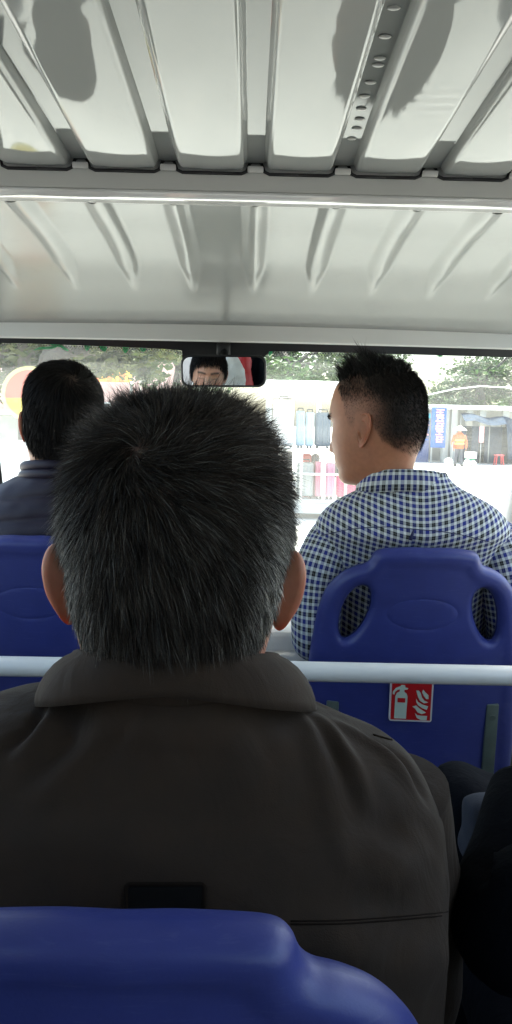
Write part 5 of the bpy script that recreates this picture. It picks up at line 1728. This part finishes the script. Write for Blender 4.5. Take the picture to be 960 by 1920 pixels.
suitcase(574, 590, tz(772), zu1, (.42, .52, .60), 'lighter blue ribbed suitcase second from the white one')
suitcase(592, 622, tz(772), zu1, (.10, .13, .17), 'dark slate suitcase on the upper deck near the face')
suitcase(626, 670, tz(778), zu1, (.16, .16, .17), 'charcoal suitcase on the upper deck hidden behind the head')
zl1 = zl
suitcase(560, 592, tz(868), zl1, (.32, .36, .36), 'grey-green suitcase at the left of the lower deck')
suitcase(595, 612, tz(866), zl1, (.60, .20, .30), 'pale pink suitcase on the lower deck next to the grey one')
suitcase(614, 632, tz(868), zl1, (.62, .26, .38), 'light pink suitcase second of the pink pair on the lower deck')
suitcase(636, 674, tz(890), zl1, (.62, .05, .15), 'hot pink suitcase under the chin of the man in the checked shirt')
suitcase(678, 724, tz(880), zl1, (.12, .12, .14), 'black suitcase at the right of the lower deck')
# clutter between the decks
for i, (px0, px1, py0, py1, c) in enumerate(((572, 590, 850, 866, (.45, .10, .08)), (592, 606, 852, 864, (.12, .10, .09)))):
    V, F = box((tx(px0), LY + .55, zl1 + .02), (tx(px1), LY + .95, tz(py0)), .06, 3)
    V = V + .012 * np.stack([vnoise(V, 12, 90 + i)] * 3, 1)
    o = obj('travel_bag', V, F, mat('travel_bag_cloth', c, .8), None); o.location.z = zl1
    tag(o, ('red travel bag behind the lower suitcases', 'dark brown travel bag behind the pale pink suitcase')[i], 'bag', 'soft bags on the luggage trailer')

# ---- right: kiosk wall, blue sign, shed, street sweeper
KY = 36.0
kx = lambda px: P(px, 800, KY).x
kz = lambda py: P(870, py, KY).z
kg = gz(KY)
kio = thing('roadside_kiosk', (kx(850), KY + .5, kg), 'grey open-fronted kiosk behind the sweeper at right', 'kiosk')
obj('back_wall', *box((kx(760), KY + 2.0, kg), (kx(1010), KY + 2.2, kz(762)), 0), M_grey, kio, smooth=False)
obj('roof_sheet', *box((kx(752), KY - .2, kz(768)), (kx(1010), KY + 2.4, kz(760)), .02), M_white, kio, smooth=False)
for px in (836, 852, 880, 905, 948): obj('pillar', *box((kx(px) - .14, KY, kg), (kx(px) + .14, KY + .25, kz(768)), .01), M_grey, kio, smooth=False)
M_blues = mat('blue_sign_board', (.008, .10, .45), .5)
M_cyan = mat('cyan_sign_board', (.05, .50, .66), .5)
M_redl = mat('pale_red_letters', (.80, .36, .36), .5)
M_darkb = mat('dark_blue_counter', (.05, .08, .22), .6)
sg = thing('vertical_sign', (kx(820), KY - .3, kg), 'tall blue vertical sign with pale characters at right', 'sign')
zt3, zb3 = kz(766), kz(840)
obj('board', *box((kx(806), KY - .32, zb3), (kx(833), KY - .24, zt3), .01), M_blues, sg, smooth=False)
for i in range(5):          # five blocky characters built of strokes
    zc_ = kz(774 + i * 12.6); xc_ = kx(821); w_ = .19; h_ = .12
    r = np.random.default_rng(40 + i)
    hs_ = [-h_, -h_ * .1, h_ * .85] if i % 2 == 0 else [-h_ * .8, h_ * .3, h_]
    for hh in hs_: obj('stroke', *box((xc_ - w_ * r.uniform(.7, 1), KY - .35, zc_ + hh - .03), (xc_ + w_ * r.uniform(.7, 1), KY - .336, zc_ + hh + .03), 0), M_redl, sg, smooth=False)
    for vv in ([0] if i % 3 == 0 else [-w_ * .55, w_ * .5]): obj('stroke', *box((xc_ + vv - .035, KY - .36, zc_ - h_), (xc_ + vv + .035, KY - .351, zc_ + h_), 0), M_redl, sg, smooth=False)
for px in (808, 831): obj('leg', *box((kx(px) - .03, KY - .30, kg), (kx(px) + .03, KY - .26, zb3), 0), M_grey, sg, smooth=False)
ct = thing('shop_counter', (kx(795), KY - .1, kg), 'dark blue shop counter with a cyan header left of the vertical sign', 'counter')
obj('header', *box((kx(765), KY - .15, kz(786)), (kx(805), KY, kz(777)), 0), M_cyan, ct, smooth=False)
obj('counter_front', *box((kx(765), KY - .1, kg), (kx(805), KY + .3, kz(790)), 0), M_darkb, ct, smooth=False)
for i in range(4): obj('shelf_row', *box((kx(768), KY - .14, kz(800 + i * 9)), (kx(803), KY - .101, kz(797 + i * 9)), 0), (M_redl, M_blues)[i % 2], ct, smooth=False)
# sagging dark tarpaulin shed
M_tarp = mat('dark_blue_tarpaulin', (.03, .045, .075), .95, spec=.1, var=.3, vscale=4, bump=.6, bscale=5, bdist=.05)
sh = thing('tarpaulin_shed', (kx(920), KY - 1.2, gz(KY - 1)), 'sagging dark blue tarpaulin shed at the right edge', 'shed')
SY = KY - 1.0
sx_ = lambda px: P(px, 800, SY).x
sz_ = lambda py: P(930, py, SY).z
U = np.linspace(0, 1, 26); Vv = np.linspace(0, 1, 12)
pts = []
for v in Vv:
    for u in U:
        x = sx_(872) + (sx_(1050) - sx_(872)) * u
        zt4 = sz_(776) + (sz_(790) - sz_(776)) * u + .06 * math.sin(u * 17)
        zb4 = gz(SY) + .25
        pts.append((x, SY + .9 - .9 * v ** .7 + .08 * math.sin(u * 23 + v * 3), zt4 * (1 - v) + zb4 * v if u > .45 else zt4 - .35 * v))
obj('tarp', np.array(pts), grid_faces(12, 26, closed=False), M_tarp, sh)
for px in (874, 930, 985, 1045): obj('pole', *tube([(sx_(px), SY + .92, gz(SY)), (sx_(px), SY + .92, sz_(778 if px < 930 else 788))], .03, 8), M_grey, sh)
obj('back_sheet', *box((sx_(872), SY + 1.0, gz(SY) + .02), (sx_(1050), SY + 1.02, sz_(800)), 0), M_tarp, sh, smooth=False)

# red stool, crate and rubbish sacks
M_redp = mat('red_plastic', (.62, .05, .06), .45)
stl = thing('plastic_stool', (sx_(932), SY - .5, gz(SY)), 'red plastic stool in front of the dark tarpaulin', 'stool')
sxm = sx_(932); sgz = gz(SY)
obj('seat', *box((sxm - .18, SY - .68, sgz + .42), (sxm + .18, SY - .32, sgz + .46), .01), M_redp, stl)
for dx in (-.15, .15):
    for dy in (-.15, .15):
        obj('leg', *tube([(sxm + dx * .8, SY - .5 + dy * .8, sgz + .43), (sxm + dx * 1.1, SY - .5 + dy * 1.1, sgz)], .025, 6), M_redp, stl)
hang = thing('red_garment', (sx_(902), SY - .1, sgz), 'pale red cloth hung on a stand beside the shed', 'cloth')
obj('cloth', *box((sx_(898), SY - .15, sgz + .95), (sx_(907), SY - .05, sgz + 1.65), .04, 3), M_redl, hang)
obj('stand', *tube([(sx_(902), SY - .1, sgz), (sx_(902), SY - .1, sgz + 1.0)], .02, 8), M_grey, hang)
WY = 33.5
wg = gz(WY)
wx_ = lambda px: P(px, 830, WY).x
crt = thing('white_crate', (wx_(894), WY + .8, wg), 'white box on a green crate right of the sweeper', 'crate')
obj('lower_crate', *box((wx_(885), WY + .6, wg), (wx_(900), WY + 1.0, wg + .30), .01), mat('green_plastic', (.03, .22, .12), .5), crt, smooth=False)
obj('upper_box', *box((wx_(884), WY + .6, wg + .302), (wx_(903), WY + 1.0, wg + .58), .01), M_white, crt, smooth=False)
for i, (px, s, lab) in enumerate(((846, .34, 'white rubbish sack left of the sweeper'), (882, .28, 'white rubbish sack right of the sweeper'), (893, .24, 'small beige rubbish sack by the green crate'))):
    V = []
    for t_ in np.linspace(0, 1, 9):
        rr_s = s * .55 * (math.sin(math.pi * min(1, .12 + t_ * .88)) ** .6 + .05)
        for a in np.linspace(0, 2 * math.pi, 16, endpoint=False): V.append((wx_(px) + rr_s * math.cos(a), WY + .3 + rr_s * math.sin(a), wg + s * t_))
    V = np.array(V); V[:, :2] += .02 * vnoise(V, 14, 95 + i)[:, None]
    o = obj('rubbish_sack', V, grid_faces(9, 16) + [list(range(16))[::-1], [8 * 16 + j for j in range(16)]], M_white if i < 2 else M_beige, None)
    tag(o, lab, 'sack', 'sacks round the sweeper')

# street sweeper in an orange jacket and conical hat
swp = thing('person', (wx_(861), WY, wg), 'street sweeper in orange high-visibility jacket and conical straw hat', 'person')
pxm = wx_(861)
M_hv = mat('orange_high_visibility', (.62, .10, .006), .6)
M_strip = mat('yellow_reflective_strip', (.80, .72, .12), .4)
M_tr2 = mat('grey_trousers', (.10, .10, .12), .8)
H = 1.58
legs = []
for s in (-1, 1):
    legs.append(tube(smooth_path([(pxm + s * .085, WY, wg + .80), (pxm + s * .10, WY + .02, wg + .45), (pxm + s * .12, WY - s * .08, wg + .06)], 4), list(np.linspace(.085, .05, 9)), 12))
    V, F = box((pxm + s * .12 - .045, WY - s * .08 - .16, wg), (pxm + s * .12 + .045, WY - s * .08 + .09, wg + .09), .03, 3)
    obj('shoe', V, F, M_shoe, swp)
obj('trousers', *join(*legs), M_tr2, swp)
rows_ = [(wg + .72, pxm, WY, .19, .13, .13, 2.3), (wg + .95, pxm, WY, .20, .14, .14, 2.4), (wg + 1.15, pxm, WY, .205, .14, .13, 2.4), (wg + 1.28, pxm, WY, .20, .12, .11, 2.3), (wg + 1.35, pxm, WY, .14, .10, .09, 2.1), (wg + 1.40, pxm, WY, .07, .07, .07, 2)]
V = rings(resample_rows(rows_, 30), 40).reshape(-1, 3)
hj = obj('high_visibility_jacket', V, grid_faces(30, 40, flip=True), M_hv, swp)
for zz in (.90, 1.04):
    rr_ = [(wg + zz, pxm, WY, .209, .149, .149, 2.4), (wg + zz + .07, pxm, WY, .211, .149, .147, 2.4)]
    obj('reflective_strip', rings(np.array(rr_), 40).reshape(-1, 3), grid_faces(2, 40, flip=True), M_strip, hj)
for s in (-1, 1):
    a_, b2, c_ = Vector((pxm + s * .19, WY, wg + 1.28)), Vector((pxm + s * .29, WY - .02, wg + 1.0)), Vector((pxm + s * .26, WY - .12, wg + .76))
    V, F, uv = sleeve([a_, (a_ + b2) / 2, b2, (b2 + c_) / 2, c_], [.07, .065, .058, .052, .045], seg=14, k=4)
    obj('jacket_sleeve', V, F, M_hv, hj)
    V, F, c = hand(c_, (0, -.2, -1), (s * -1, 0, 0), s, (.40, .22, .15), .6)
    obj('hand', V, F, M_skin, swp, col=c)
HW = xform(yaw=150, pitch=10, scale=.95, loc=(pxm, WY, wg + 1.49))
V, F = head_grid(40, 40)
obj('body', apply(HW, V), F, M_skin, swp, col=np.tile((.40, .22, .15), (len(V), 1)))
V = []
for r_, z_ in ((.30, 1.485), (.295, 1.495), (.20, 1.57), (.10, 1.635), (.02, 1.68), (.001, 1.683)):
    for a in np.linspace(0, 2 * math.pi, 28, endpoint=False): V.append((pxm + r_ * math.cos(a), WY + r_ * math.sin(a), wg + z_))
obj('conical_hat', np.array(V), grid_faces(6, 28), mat('pale_straw', (.72, .66, .52), .7, bump=.3, bscale=60), swp)
obj('broom', *tube([(pxm - .30, WY - .15, wg + 1.0), (pxm - .36, WY - .3, wg + .12)], .015, 8), M_grey, swp)

# overhead cable at right
cb = obj('overhead_cable', *tube([W(780, 745, 30), W(850, 730, 30.5), W(900, 724, 31), W(960, 727, 31.5), W(1100, 735, 32)], .025, 6), M_white, None)
tag(cb, 'thin pale cable strung across the tree at right', 'cable')
